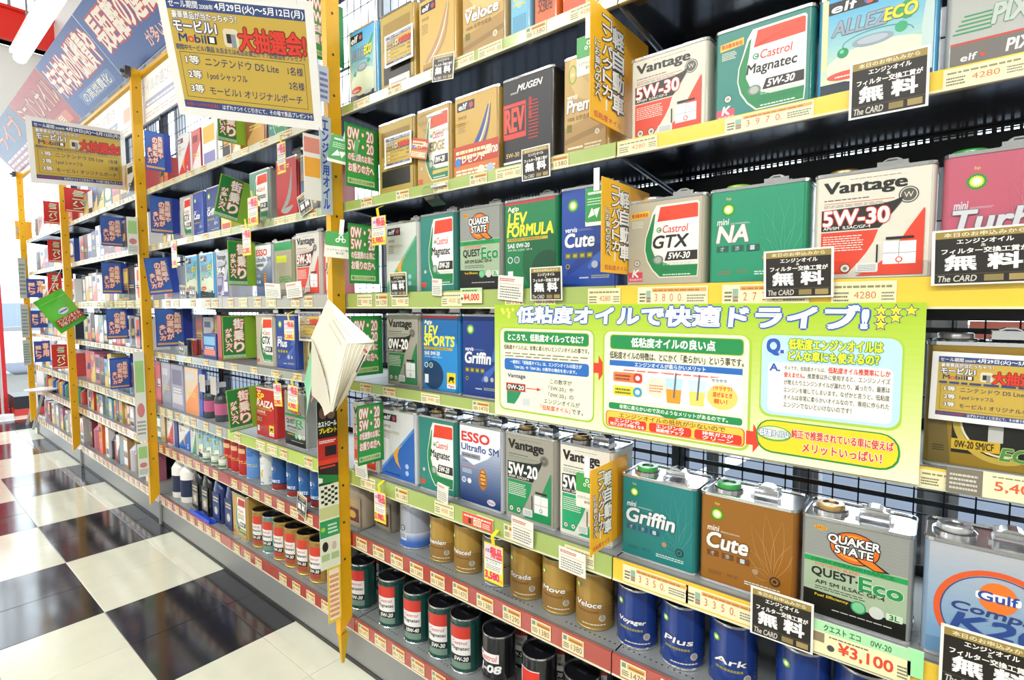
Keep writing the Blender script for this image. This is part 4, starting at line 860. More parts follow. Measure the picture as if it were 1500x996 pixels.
RC7 = [(533, .150, .046, GC, round_castrol('Magnatec', '5W-30'), 'green round can with a dark lid right behind the nearest yellow post, bottom shelf'),
       (576, .150, .046, GC, round_castrol('Magnatec', '0W-20'), 'green round can, second from the nearest yellow post on the bottom shelf'),
       (613, .150, .046, GC, round_castrol('Magnatec', '10W-40'), 'green round can, third from the nearest yellow post on the bottom shelf'),
       (650, .150, .046, GC, round_castrol('Magnatec', '5W-30'), 'green round can, fourth from the nearest yellow post on the bottom shelf'),
       (679, .150, .046, GC, round_castrol('Magnatec', '5W-20'), 'green round can beside the black one on the bottom shelf'),
       (731, .150, .043, '1a1a1c', round_08, 'black round can with white and red lettering on the bottom shelf'),
       (790, .150, .043, '1a1a1c', round_r, 'black round can with a red label, bottom shelf at the lower edge of the photo'),
       (853, .150, .046, '1a1a1c', round_08, 'black round can at the lower edge of the photo, right of the red-labelled one')]
PX = -9
for i, (u, h, r, body, des, lab) in enumerate(RC7):
    y = .025; r = .0435; xx = max(along(u, 890 + i * 12, y + r), PX + .089); PX = xx; round_can(lab, xx, 7, des, body, r=r, h=h, y=y, lid='1c1d21', group='round cans on the bottom shelf of the nearest bay', rz=.32)
# second line of round cans behind
for i, (u, lab) in enumerate([(560, 'first'), (596, 'second'), (633, 'third'), (672, 'fourth')]):
    y = .135; round_can('green round can, bottom shelf back row, %s from the nearest yellow post' % lab, along(u, 850, y + .046), 7, round_castrol(), GC, r=.046, h=.150, y=y, lid='1c1d21', key='cback', group='back row of round cans on the bottom shelf')
for i, x in enumerate((-.86, -.74, -.62, -.50, -.38)):
    round_can('dark round can in the back row under the sixth shelf, %s from the left' % ['first', 'second', 'third', 'fourth', 'fifth'][i], x, 7, round_castrol('Magnatec', '10W-30', 'c8382c', '1a1a1c'), '1a1a1c', r=.046, h=.150, y=.14, lid='1c1d21', key='cb2', group='dark cans in the back row')
# grey-brown jugs at the left end of the sixth shelf
def jug(label, x, y, z, c, lab2, h=.19, w=.10, d=.075, capc='2a2a2c', group=None, band=None, rz=0):
    t = thing('oil_jug', label, 'oil jug', (x, y + d / 2, z + .0008), rz, group); m = mat(c, .3, coat=.3); b = MB()
    def rg(sx, sy, z_, ox=0):
        return [(ox + sx * w / 2 * math.copysign(abs(math.cos(a)) ** .5, math.cos(a)), sy * d / 2 * math.copysign(abs(math.sin(a)) ** .5, math.sin(a)), z_) for a in [2 * math.pi * (i + .5) / 16 for i in range(16)]]
    b.loft([rg(.92, .92, 0), rg(1, 1, .01), rg(1, 1, h * .72), rg(.9, .9, h * .80), rg(.62, .8, h * .88, -w * .13), rg(.34, .44, h * .92, -w * .25)], m); me = b.mesh('body'); smoothen(me, 50); link('body', me, t)
    MB().tube([(-w * .05, 0, h * .9), (w * .1, 0, h * .965), (w * .36, 0, h * .95), (w * .45, 0, h * .74)], .008, m).build('handle', t)
    MB().lathe([(.016, h * .92), (.016, h), (.0005, h)], mat(capc, .35), (-w * .25, 0, 0), 16).build('cap', t)
    p = P(w * .86, h * .6); p.rect(0, 0, 1, 1, lab2[0]); p.rect(.1, .12, .9, .6, lab2[1]); p.dash(.15, .68, .85, .9, lab2[2], 2, .6); p.ell(.5, .36, .22, .14, lab2[2])
    link('label_print', p.mesh('label_print'), t, (0, -d / 2 - .0006, h * .06))
    return t
jug('grey-brown oil jug at the left end of the sixth shelf, beside the nearest yellow post', along(532, 730, .07), .03, SURF[6], '9d8f7a', ('a0927c', '6a2a1c', 'c8a04a'), h=.15)
jug('grey-brown oil jug, second from the nearest yellow post on the sixth shelf', along(572, 740, .1), .07, SURF[6], '8a8070', ('8a8070', '5a2a20', 'b8a07a'), h=.14, w=.085)
# ================================================================ PERPENDICULAR SIGN BOARDS
def perp_sign(kind, X, z0, z1, label, group, yf=-.07, yb=.075, tilt=0, yaw=0, w=None):
    w = yb - yf; h = z1 - z0; t = thing('shelf_sign', label, 'sign', (X, (yf + yb) / 2, z0), math.radians(90 + yaw), group)
    t.rotation_euler = (0, math.radians(tilt), math.radians(90 + yaw))
    MB().box(-w / 2, w / 2, 0, .002, 0, h, mat({'y': 'eaa51c', 'w': '1f8438', 'm': '86b02c', 'b': '283a94', 'r': 'b02a22', 'd': '1f3c80'}[kind], .4)).build('board', t)
    k = ('perp', kind, round(w, 2), round(h, 2))
    if k not in PRM:
        p = P(w, h); perp(kind)(p); PRM[k] = p.mesh('print')
    link('print', PRM[k], t)
    return t
for X, z0, z1, yb, l in [(-.513, 1.462, 1.672, .165, 'yellow divider sign with vertical writing on the second shelf, topmost of the three yellow ones'), (-.487, 1.182, 1.353, .125, 'middle one of three yellow divider signs, third shelf'), (-.506, .645, .810, .076, 'lowest yellow divider sign, on the fifth shelf')]:
    perp_sign('y', X, z0, z1, l, 'yellow divider signs', yb=yb)
for X, z0, z1, yb, l in [(-1.283, 1.452, 1.622, .038, 'green grade sign with red-outlined numbers, second shelf'), (-1.277, 1.185, 1.350, .030, 'green grade sign on the third shelf'), (-1.274, .925, 1.095, .034, 'green grade sign on the fourth shelf, behind the hanging catalogue'), (-1.255, .675, .845, .018, 'lowest green grade sign, tilted, on the fifth shelf')]:
    perp_sign('w', X, z0, z1, l, 'green grade signs', yb=yb)
perp_sign('w', -1.46, 1.850, 2.03, 'green grade sign overlapping the large prize sheet at the top', 'green grade signs', yb=.05)
for X, z0, z1, yb, ti, l in [(-2.091, 1.732, 1.88, .03, 0, 'green town-driving sign on the top shelf, cut by the large prize sheet'), (-2.16, 1.455, 1.62, .06, 12, 'tilted green town-driving sign on the second shelf'), (-2.043, 1.200, 1.364, .03, 0, 'green town-driving sign on the third shelf'), (-2.115, .920, 1.086, .055, 0, 'green town-driving sign on the fourth shelf'), (-2.078, .650, .812, .058, -4, 'lowest green town-driving sign, on the fifth shelf')]:
    perp_sign('m', X, z0, z1, l, 'green town-driving signs', yb=yb, tilt=ti)
for X, z0, z1, yb, ti, l in [(-2.879, 1.758, 1.934, .035, 0, 'blue long-distance sign on the top shelf right of the second yellow post'), (-2.846, 1.465, 1.633, .05, 0, 'blue long-distance sign on the second shelf right of the second post'), (-2.90, 1.186, 1.358, .06, -7, 'slightly tilted blue long-distance sign on the third shelf'), (-2.842, .935, 1.114, .085, 0, 'blue long-distance sign on the fourth shelf right of the second post'),
                             (-3.66, 1.466, 1.630, .065, 0, 'blue sign on the second shelf between the second and third yellow posts'), (-3.68, 1.199, 1.374, .05, 0, 'blue sign on the third shelf between the second and third posts'), (-3.64, .941, 1.114, .06, 0, 'blue sign on the fourth shelf between the second and third posts'), (-3.62, .660, .835, .05, 0, 'blue sign on the fifth shelf between the second and third posts')]:
    perp_sign('b', X, z0, z1, l, 'blue long-distance signs', yb=yb, tilt=ti)
for X, z0, z1, yb, l in [(-4.45, 1.745, 1.9, .07, 'red vertical sign on the top shelf right of the third post'), (-5.09, 1.733, 1.895, .03, 'topmost of the red signs left of the third post'), (-5.02, 1.449, 1.611, .02, 'red sign on the second shelf left of the third post'), (-5.09, 1.20, 1.373, .01, 'red sign on the third shelf left of the third post'), (-5.09, .665, .846, .03, 'red sign on the fifth shelf left of the third post')]:
    perp_sign('r', X, z0, z1, l, 'red divider signs', yb=yb)
for X, z0, z1, yb, l in [(-5.9, 1.204, 1.361, .05, 'dark blue sign on the third shelf by the farthest post'), (-5.81, .955, 1.096, .04, 'dark blue sign on the fourth shelf by the farthest post'), (-5.74, .675, .846, .03, 'dark blue sign on the fifth shelf by the farthest post')]:
    perp_sign('d', X, z0, z1, l, 'dark blue divider signs', yb=yb)
t = perp_sign('y', -6.25, 1.71, 1.87, 'small orange sign at the top of the farthest post', 'orange end sign', yb=.04)
# ================================================================ THE BIG GREEN SIGN
SX0, SX1, SZ0, SZ1 = -.796, -.021, .873, 1.124
sw, sh_ = SX1 - SX0, SZ1 - SZ0
t = thing('information_sign', 'large lime green information board with white title and text panels, hung on the shelf edge', 'sign', ((SX0 + SX1) / 2, -.012, SZ0))
MB().box(-sw / 2, sw / 2, 0, .003, 0, sh_, mat('e6ebc0', .4)).build('board', t)
MB().box(-.25, -.23, .003, .0048, sh_ - .012, sh_ - .001, SILVER).box(.23, .25, .003, .0048, sh_ - .012, sh_ - .001, SILVER).build('clip', t)
def U(u): return (along(u, 500, -.012) - SX0) / sw
p = P(sw, sh_)
p.grad(0, 0, 1, 1, 'e8ecc4', 'a4c42a', 12)
p.T('低粘度オイルで快適ドライブ!', .085, .845, .915, .98, 'fafaf6', .05, .06, '2a5ab0', sh=.06)
for i, (a, b) in enumerate([(.03, .955), (.05, .955), (.035, .93), (.056, .925), (.055, .895), (.07, .955)]): p.star(a, b, .008, 'f0e44a'); p.star(a, b, .004, 'f8f0a0')
for (a, b) in [(.935, .955), (.957, .955), (.979, .955), (.935, .915), (.957, .915), (.935, .875)]: p.star(a, b, .0125, '3a4a8a'); p.star(a, b, .0095, 'f4e42a')
# panel 1
p.rr(.018, .055, .338, .80, '9cc030', .02); p.rr(.022, .07, .334, .79, 'f4f0cf', .018)
p.rr(.035, .66, .322, .77, 'a8b83a', .008); p.rr(.037, .666, .320, .764, '1f8a4a', .008); p.T('ところで、低粘度オイルってなに？', .052, .685, .305, .745, 'f4f4ec', .03)
p.T('低粘度オイルとは、非常に柔らかいエンジンオイルの事です。', .036, .605, .322, .645, '4a4438', .02); p.dash(.04, .54, .318, .59, '8a8470', 2, .45)
p.rr(.038, .42, .322, .525, '2a6ab8', .008); p.T('一般的に「低粘度オイル」は、エンジンオイルの固さが', .06, .48, .30, .512, 'e8eef4', .02); p.T('「5W-20」や「0W-20」の数字の場合を言います。', .075, .436, .285, .466, 'e8eef4', .02)
p.rect(.045, .10, .135, .40, 'dcdad2'); p.T('Vantage', .05, .345, .115, .39, '2a2a28', .02); p.rect(.046, .24, .112, .30, '26302a'); p.T('0W-20', .05, .25, .11, .29, 'f4f4ee', .03); p.poly([(.047, .12), (.047, .235), (.10, .235), (.09, .18), (.075, .12)], '2a8a5a'); p.frame(.044, .235, .115, .305, 'd83a2a', .003); p.rect(.105, .12, .13, .18, 'c8ccca')
p.rect(.118, .268, .155, .276, 'd83a2a'); p.poly([(.155, .255), (.155, .29), (.17, .272)], 'd83a2a')
for i, (s_, a, b, c) in enumerate([('この数字が', .20, .27, '4a4a48'), ('「5W-20」や', .195, .275, '4a4a48'), ('「0W-20」の', .195, .275, '4a4a48'), ('エンジンオイルが', .18, .295, '4a4a48')]): p.T(s_, a, .335 - i * .057, b, .375 - i * .057, c, .015)
p.T('「低粘度オイル」', .168, .105, .265, .147, 'd8402c', .02); p.T('です。', .27, .105, .305, .145, '4a4a48', .02)
p.poly([(.335, .46), (.35, .46), (.35, .40), (.372, .50), (.35, .60), (.35, .54), (.335, .54)], 'e0402c')
# panel 2
p.rr(.362, .03, .715, .80, 'a8c838', .02); p.rr(.367, .045, .710, .79, 'f4f0cf', .018)
p.rr(.382, .655, .70, .77, 'a8b83a', .008); p.rr(.384, .661, .698, .764, '1f8a4a', .008); p.T('低粘度オイルの良い点', .44, .68, .64, .748, 'f4f4ec', .03)
p.T('低粘度オイルの特徴は、とにかく「柔らかい」という事です。', .382, .585, .70, .64, '4a4438', .02)
p.rr(.380, .27, .70, .575, 'd4d8d4', .006); p.rect(.382, .275, .698, .53, 'f4f4f0'); p.rect(.382, .53, .698, .572, '2a6ab8'); p.T('エンジンオイルが柔らかいメリット', .45, .535, .62, .567, 'e8eef4', .02); p.dash(.42, .495, .66, .515, 'd87a6a', 1, .6)
p.rr(.392, .41, .47, .485, 'e8824a', .005); p.dash(.398, .425, .44, .475, '8a3a2a', 2, .6); p.circ(.458, .448, .012, 'c83a2a'); p.circ(.458, .448, .006, 'f0e8e0'); p.rr(.392, .305, .47, .38, 'e8d83a', .005); p.dash(.398, .32, .44, .37, '6a6a2a', 2, .6); p.circ(.458, .343, .012, '3a9ac8'); p.circ(.458, .343, .006, 'f0f0f0')
p.ell(.505, .39, .026, .075, 'f2dcc4'); p.dash(.488, .36, .522, .42, 'd88a5a', 3, .5); p.ell(.515, .48, .018, .02, 'e8e8e6')
for (cx, top, bot) in ((.548, 'b8d8e8', 'e89a2a'), (.602, 'c8e0ec', 'f0d46a')):
    p.poly([(cx - .016, .29), (cx + .016, .29), (cx + .021, .47), (cx - .021, .47)], top); p.poly([(cx - .0155, .292), (cx + .0155, .292), (cx + .018, .39), (cx - .018, .39)], bot); p.rect(cx - .001, .33, cx + .003, .51, '6a6a78', .004)
p.ell(.657, .37, .033, .085, 'f4d06a'); p.T('〈サラサラ〉', .637, .415, .678, .445, 'e0602a', .03); p.T('混ぜるとき', .637, .37, .678, .402, 'e0602a', .03); p.T('軽い！', .64, .325, .668, .358, 'e0602a', .03); p.ell(.65, .48, .022, .022, 'e0e0dc'); p.T('サラサラ', .634, .47, .666, .49, '6a6a68', .03)
p.rr(.380, .195, .70, .245, '1f8a4a', .006); p.poly([(.51, .20), (.57, .20), (.54, .165)], '1f8a4a'); p.T('非常に柔らかいので次のようなメリットがあるのです。', .41, .205, .67, .236, 'e8f0e4', .02)
p.rr(.372, .055, .706, .18, 'e0602a', .01); p.rr(.375, .06, .703, .176, 'f4c44a', .009); p.T('エンジンオイルの抵抗が少ないので', .41, .135, .665, .172, '6a4a1a', .015)
for i, (a, b) in enumerate([('エンジンの', '吹け上がりが軽くなる'), ('エンジンの', '始動性アップ'), ('排気ガスが', 'クリーン')]):
    x = .380 + i * .109; p.rr(x, .063, x + .102, .130, 'dc3a26', .006); p.T(a, x + .018, .099, x + .084, .125, 'f8f0ea', .03); p.T(b, x + (.006 if i == 0 else .018), .069, x + (.096 if i == 0 else .084), .094, 'f8f0ea', .03)
p.poly([(.708, .08), (.722, .08), (.722, .03), (.742, .125), (.722, .22), (.722, .17), (.708, .17)], 'e0402c')
# panel 3
p.rr(.732, .28, .972, .81, 'a8c838', .02); p.rr(.735, .295, .969, .80, 'b8d8ea', .02); p.rr(.748, .315, .957, .63, 'f0ede0', .01)
p.T('Q.', .745, .675, .775, .775, '2a5ab0', .05, .03, 'e8f0f4'); p.T('低粘度エンジンオイルは', .785, .715, .940, .78, 'f0ec3a', .03, .06, '1f8a4a'); p.T('どんな車にも使えるの？', .785, .645, .935, .705, 'f0ec3a', .03, .06, '1f8a4a')
p.T('A.', .751, .575, .77, .62, '2a5ab0', .04); p.T('ダメです。低粘度オイルは、', .778, .585, .850, .612, '6a6458', .01); p.T('低粘度オイル推奨車にしか', .855, .582, .953, .618, 'd8342a', .02)
p.T('使えません。', .778, .540, .815, .572, 'd8342a', .02)
for i, s_ in enumerate(['推奨車以外に使用すると、エンジンノイズ', 'が増えたりエンジンオイルが漏れたり、減ったり、最悪は', 'エンジンを壊してしまいます。なぜかと言うと、低粘度', 'オイルは非常に柔らかいオイルなので、専用に作られた', 'エンジンでないといけないのです！']):
    p.T(s_, .82 if i == 0 else .778, .540 - i * .047, .953 if i < 4 else .895, .572 - i * .047, '5a5448', .01)
p.rr(.728, .05, .972, .262, '1f8a3a', .03); p.rr(.731, .06, .969, .255, 'f2cf2a', .028)
p.ell(.762, .175, .033, .05, '6aa83a'); p.ell(.762, .178, .030, .04, 'd8e8c0'); p.T('低粘度オイルは', .735, .155, .79, .20, 'f4f4f0', .02, .06, '2a5ab0')
p.T('純正で推奨されている車に使えば', .795, .165, .962, .218, 'd8342a', .02, .05, 'f4ecd8'); p.T('メリットいっぱい！', .815, .085, .945, .145, 'd8342a', .02, .05, 'f4ecd8')
link('print', p.mesh('print', base=.0004), t)
POSE_A = (-1.507, -.238, 1.787, .374, .261, .564)
POSE_B = (-3.507, -.175, 1.907, .237, .103, 1.77)
POSE_C = (-4.229, -.157, 1.101, -.451, 1.168, -3.858)
# ================================================================ CARDS, TAGS AND FLYERS
def card(label, design, u, v, Y, w, h, group=None, lean=0, yaw=0, roll=0, cat='card', nm='notice_card', key=None, zc=None, back='e8e6dc', X=None, Z=None, holder=True):
    """thin card with its bottom centre at the given spot of the plane Y"""
    X = along(u, v, Y) if X is None else X
    if Z is None:
        d = Fv * 774.71 + Rv * (u - 750) + Uv * (498 - v); Z = CAM.z + d.z * (Y - CAM.y) / d.y
    t = thing(nm, label, cat, (X, Y, Z), 0, group); t.rotation_euler = (math.radians(lean), math.radians(roll), math.radians(yaw))
    MB().box(-w / 2, w / 2, 0, .0012, 0, h, mat(back, .3, coat=.6)).build('board', t)
    k = ('card', key, w, h)
    if key and k in PRM: me = PRM[k]
    else:
        p = P(w, h); design(p); me = p.mesh('print', base=.0003)
        if key: PRM[k] = me
    link('print', me, t); return t
g = 'black and gold notice cards'
for (u, v, w, h, ro, lab) in [
    (1299, 166, .090, .078, 0, 'black notice card on the second shelf rail in front of the sky blue tin'),
    (785, 262, .074, .066, 0, 'black notice card in front of the black tin with the red square'),
    (648, 118, .074, .060, 8, 'slanted black notice card on the top shelf rail'),
    (584, 433, .070, .062, 0, 'black notice card at the left of the third shelf rail, second nearest bay'),
    (800, 440, .082, .070, 0, 'black notice card in front of the bright blue tin on the third shelf'),
    (1168, 436, .096, .074, -1, 'black notice card between the emerald tin and the cream tin, third shelf'),
    (1438, 416, .102, .072, -1, 'black notice card in front of the pink tin, third shelf'),
    (1143, 942, .092, .082, 0, 'black notice card in front of the brown tin on the fifth shelf'),
    (1446, 1022, .100, .084, 0, 'black notice card at the lower right corner of the photo')]:
    card(lab, muryo, u, v, -.012, w, h, g, lean=2, roll=ro, key='muryo')
for (u, v, w, h, ro, lab) in [(374, 327, .075, .062, 10, 'small black notice card on the second shelf left of the nearest post'), (449, 312, .075, .066, -14, 'small black notice card leaning left, second shelf, near the nearest post'),
                              (441, 755, .060, .078, 12, 'black notice card on the sixth shelf rail left of the nearest post'), (268, 436, .07, .055, 5, 'small notice card on the third shelf under the two sky blue tins'), (282, 436, .07, .055, 5, 'second small notice card under the two sky blue tins'), (266, 517, .06, .05, 8, 'small notice card at the fourth shelf beside the blue sign')]:
    card(lab, muryo, u, v, -.012, w, h, g, lean=2, roll=ro, key='muryo')
def note(p):
    p.rect(0, 0, 1, 1, 'e9e6da'); p.dash(.06, .78, .7, .92, 'b8402c', 2, .6); p.rect(.06, .66, .94, .68, 'c8a04a'); p.dash(.08, .1, .92, .62, '6b6858', 5, .4)
def price4000(p):
    p.rect(0, 0, 1, 1, 'e6e2b8'); p.rect(0, .72, 1, 1, 'b8d8a0'); p.dash(.1, .78, .8, .92, '4a6a4a', 1, .7); p.T('¥4,000', .16, .12, .88, .62, 'd8402c', .03); p.circ(.08, .3, .05, '4a4a40')
def price3100(p):
    p.rect(0, 0, 1, 1, 'e6dfb0'); p.rect(0, .68, 1, 1, 'a8dca8'); p.T('クエスト エコ', .14, .74, .52, .93, '2f6a44', .02); p.T('0W-20', .62, .74, .82, .9, '2f6a44', .01); p.T('¥3,100', .30, .12, .84, .50, 'd84a30', .025); p.dash(.2, .56, .6, .64, '6a6a58', 1); p.rect(.02, .35, .15, .64, '8a7a60'); p.circ(.22, .25, .04, '4a4a50'); p.dash(.88, .12, .98, .5, '6a6a58', 4)
def red_bar(p):
    p.rect(0, 0, 1, 1, 'd8503a'); p.rect(.38, .12, .64, .62, 'f0e4c8'); p.T('4200', .40, .2, .62, .55, 'd8503a', .01); p.dash(.05, .68, .95, .9, 'f4d8c8', 1, .6); p.dash(.68, .15, .95, .6, 'f4d8c8', 3); p.rect(.2, .15, .3, .6, '5a2a20')
card('cream and green price card reading 4,000 on the third shelf rail', price4000, 690, 444, -.009, .070, .036, 'large price cards', nm='price_card', cat='price card')
card('price card reading 3,100 under the grey and green tin, fifth shelf, lower right', price3100, 1256, 976, -.009, .125, .052, 'large price cards', nm='price_card', cat='price card')
card('red price strip under the tin with red capital letters, fifth shelf', red_bar, 699, 773, -.009, .098, .030, 'large price cards', nm='price_card', cat='price card')
card('mint green end label right of the 3,100 price card', lambda p: p.rect(0, 0, 1, 1, '9ce0a0'), 1340, 992, -.009, .018, .04, nm='price_card', cat='price card')
for (u, v, w, h, ro, lab, c) in [(747, 440, .072, .054, 6, 'white leaflet card on the third shelf rail beside the black card', note), (765, 797, .062, .060, 3, 'cream note card on the fifth shelf rail under the grey tin', note), (838, 840, .066, .052, 2, 'cream note card on the fifth shelf rail under the off-white tin', note),
                                 (640, 433, .035, .042, 5, 'small white card with a red stamp on the third shelf rail', note), (648, 735, .040, .048, 8, 'small white flared card on the fifth shelf rail by the teal tin', note),
                                 (400, 436, .11, .05, 4, 'white note card on the third shelf left of the nearest post', note), (432, 436, .10, .052, -3, 'cream note card on the third shelf beside the white note card', note), (530, 700, .06, .05, 0, 'cream note card on the fifth shelf right next to the nearest post', note)]:
    card(lab, c, u, v, -.010, w, h, 'small note cards', lean=4, roll=ro, key='note')
def redflyer(p):
    p.rect(0, 0, 1, 1, 'b83a22'); p.rect(0, .0, 1, .45, 'c8702a'); p.dash(.05, .62, .9, .92, 'f0dca0', 2, .6); p.T('0W20', .72, .62, .98, .8, 'f4ecd8', .03); p.T('プレゼント', .05, .5, .7, .7, 'f0e8d8', .03, .04, '6a1a10'); p.circ(.1, .55, .07, '2a7ac0'); p.dash(.05, .08, .95, .36, 'f0e8c8', 3, .6); p.circ(.62, .22, .08, 'e8d8c0'); p.circ(.82, .22, .08, 'a8b8d0')
card('red and orange flyer leaning on the gold tin with the blue blade shape', redflyer, 697, 262, .02, .145, .085, cat='flyer', nm='flyer')
# curved red leaflet on the second shelf
card('red leaflet tilted over the prize sheet on the second shelf', redflyer, 612, 232, .018, .065, .05, cat='flyer', nm='flyer', roll=15)
sg = 'prize draw sheets'
card('prize draw sheet on the gold tin of the top shelf', sheet(1), 584, 92, .020, .118, .085, sg, roll=0, cat='sheet', nm='prize_sheet')
card('prize draw sheet on the gold tin of the second shelf beside the green grade sign', sheet(1), 583, 243, .024, .115, .085, sg, cat='sheet', nm='prize_sheet')
card('prize draw sheet on the dark gold tin right of the green board', sheet(1), 1449, 623, .022, .128, .095, sg, roll=1, cat='sheet', nm='prize_sheet')
card('small prize draw sheet on the fourth shelf behind the hanging catalogue', sheet(1), 454, 500, .022, .14, .10, sg, cat='sheet', nm='prize_sheet')
card('pale printed paper hung over the gold tin of the top shelf', lambda p: (p.rect(0, 0, 1, 1, 'd4d2cc'), p.dash(.1, .2, .9, .8, '9a9aa8', 4)), 585, 138, .018, .085, .05, cat='flyer', nm='flyer')
def pose(o, c, r):
    ax = Vector(r); a = ax.length; M = Matrix.Rotation(a, 4, ax.normalized()) if a > 1e-6 else Matrix.Identity(4)
    o.matrix_world = Matrix.Translation(c) @ M
# large hanging sheets; the sheet's x axis runs towards the shelf
def hang_sheet(label, c, r, w, h, det):
    t = thing('prize_sheet', label, 'sheet', (0, 0, 0), 0, sg); pose(t, c, r); R3 = t.matrix_world.to_3x3(); 
    b = MB(); n = 8; v = []; 
    b.box(-w / 2, w / 2, 0, .0008, -h / 2, h / 2, mat('e8e8e6', .35)); b.build('sheet', t)
    p = P(w, h); sheet(det)(p); o = link('print', p.mesh('print', base=.0003), t, (0, 0, -h / 2))
    s_ = MB().tube([(-w * .3, 0, h / 2 - .01), (-w * .3, 0, h / 2 + .02)], .001, mat('d0d0d0', .4)).tube([(w * .4, 0, h / 2 - .01), (w * .4, 0, h / 2 + .02)], .001, mat('d0d0d0', .4)); tag(s_.build('cord', t), kind='stuff')
    return t
hang_sheet('large gold and navy prize draw sheet hanging from the nearest yellow post', POSE_A[:3], POSE_A[3:], .43, .31, 2)
hang_sheet('smaller looking gold and navy prize draw sheet hanging between the second and third posts', POSE_B[:3], POSE_B[3:], .43, .31, 2)
# hanging red/yellow bargain tags on yellow hooks
def hang_tag(label, u, v, w, h, price, Y=-.022, roll=0, hook=.03):
    t = card(label, tokuka(price), u, v, Y, w, h, 'hanging bargain tags', roll=roll, cat='price tag', nm='bargain_tag', back='e8d22c'); hy = -Y - .0065
    MB().loft([[(-.005, .0, h - .004), (.005, .0, h - .004), (.005, .001, h - .004), (-.005, .001, h - .004)], [(-.005, -.004, h + hook * .7), (.005, -.004, h + hook * .7), (.005, -.003, h + hook * .7), (-.005, -.003, h + hook * .7)], [(-.005, hy, h + hook), (.005, hy, h + hook), (.005, hy, h + hook - .001), (-.005, hy, h + hook - .001)]], mat('e8d01c', .3)).build('hook', t)
hang_tag('yellow-framed bargain tag reading 5,980 hanging under the second shelf right of the nearest post', 555, 359, .062, .078, '5,980')
hang_tag('yellow-framed bargain tag reading 3,580 hanging in front of the grey round can', 723, 854, .058, .092, '3,580')
hang_tag('yellow-framed bargain tag over the sixth shelf right of the nearest post', 557, 765, .052, .088, '3,980')
hang_tag('small bargain tag stuck over the dark blue tin on the fourth shelf', 424, 498, .065, .066, '1,280')
hang_tag('left one of two bargain tags hanging over the red and grey tins, fifth shelf', 408, 595, .055, .08, '2,980', roll=-5)
hang_tag('right one of two bargain tags hanging over the red and grey tins, fifth shelf', 429, 601, .065, .085, '4,980', roll=2)
hang_tag('bargain tag hanging below the second shelf over the town-driving sign', 362, 374, .06, .09, '3,280', Y=-.09, hook=.045)
hang_tag('bargain tag on the second shelf left of the silver and red tin', 371, 330, .075, .10, '3,480', Y=-.03)
hang_tag('bargain tag hanging above the red tin on the second shelf', 413, 254, .055, .10, '1,980', Y=-.03)
hang_tag('narrow bargain tag hanging right of the tilted blue sign', 256, 392, .06, .11, '1,480', Y=-.07, hook=.045)
# green eco cards on white strips
def eco_card(label, u, v, Y, w, h, yaw, side, roll=0, strip=.035):
    t = card(label, eco(side), u, v, Y, w, h, 'green and white eco cards', yaw=yaw, roll=roll, cat='card', nm='eco_card', key=('eco', side), back='e4dfd2')
    MB().box(-.006, .006, -.002, -.0008, h * .9, h + strip, mat('eeece6', .4)).build('strip', t); return t
eco_card('green and white round-cornered card hanging over the pale gold tin', 862, 108, -.03, .052, .072, 0, 0)
eco_card('green card with white drawings hanging over the bright blue tin', 874, 330, -.03, .05, .072, 0, 1)
eco_card('green and white card hanging from the fourth shelf edge over the off-white tin', 860, 745, -.03, .052, .07, 0, 0)
eco_card('green card with white drawings on the nearest post above eye level', 499, 240, -.07, .075, .075, 50, 1, 12)
eco_card('green and white card hung on the nearest post in the middle', 497, 378, -.07, .085, .072, 45, 0, 6)
# leaflets down the nearest post (all turned towards the viewer)
def leaflet(label, z0, z1, w, design, X=-1.388, yc=-.082, c='e8e6dc', yaw=85):
    h = z1 - z0; t = thing('leaflet', label, 'leaflet', (X, yc, z0), math.radians(yaw), 'leaflets on the nearest post'); MB().box(-w / 2, w / 2, 0, .001, 0, h, mat(c, .35)).build('paper', t)
    p = P(w, h); design(p); link('print', p.mesh('print', base=.0003), t); return t
def lf1(p):
    p.rect(0, 0, 1, 1, '201c1c'); p.ell(.3, .86, .2, .07, '6b4a38'); p.ell(.7, .84, .2, .06, '7a5a48'); p.T('カストロール', .05, .70, .95, .76, 'f0f0ea', .04); p.T('プレゼント', .1, .62, .95, .68, 'e8d02a', .05)
    p.rect(0, .30, 1, .56, 'b82a22'); p.dash(.08, .50, .9, .54, 'f0e0d8', 2, .6); p.rect(.35, .34, .92, .46, '241818'); p.rect(0, .24, 1, .30, 'd83a24'); p.dash(.1, .2, .9, .23, 'd8402c', 1, .7); p.poly([(0, .02), (1, .0), (1, .08), (0, .14)], '1f7a3a'); p.poly([(0, .1), (.2, .08), (.2, .03), (0, .03)], 'e8e8e0')
def lf2(p):
    p.rect(0, 0, 1, 1, 'dfe3c8')
    for i in range(5):
        for j in range(7):
            if (i + j) % 2: p.rect(.1 + i * .17, .76 + j * .032, .1 + i * .17 + .15, .76 + j * .032 + .03, '16181a')
    p.rect(0, .60, 1, .74, 'c8cc8a'); p.rect(0, .38, 1, .58, '2f9a58'); p.circ(.16, .48, .11, 'a8c83a'); p.dash(.4, .42, .9, .55, 'd8ecd0', 3, .5); p.ell(.25, .27, .15, .06, '2a2420'); p.ell(.7, .26, .12, .05, 'c8b8a0'); p.rect(.06, .1, .46, .18, 'a8c48a'); p.rect(.54, .1, .94, .18, 'a8c48a')
def lf3(p):
    p.rect(0, 0, 1, 1, 'e8c42a'); p.rect(.12, .05, .88, .96, 'f0e4c8'); p.dash(.15, .1, .85, .9, 'e08a4a', 9, .6)
leaflet('black and red leaflet on the nearest post below the hanging catalogue', .600, .846, .062, lf1)
leaflet('pale green leaflet with a chequered flag on the nearest post', .345, .598, .062, lf2)
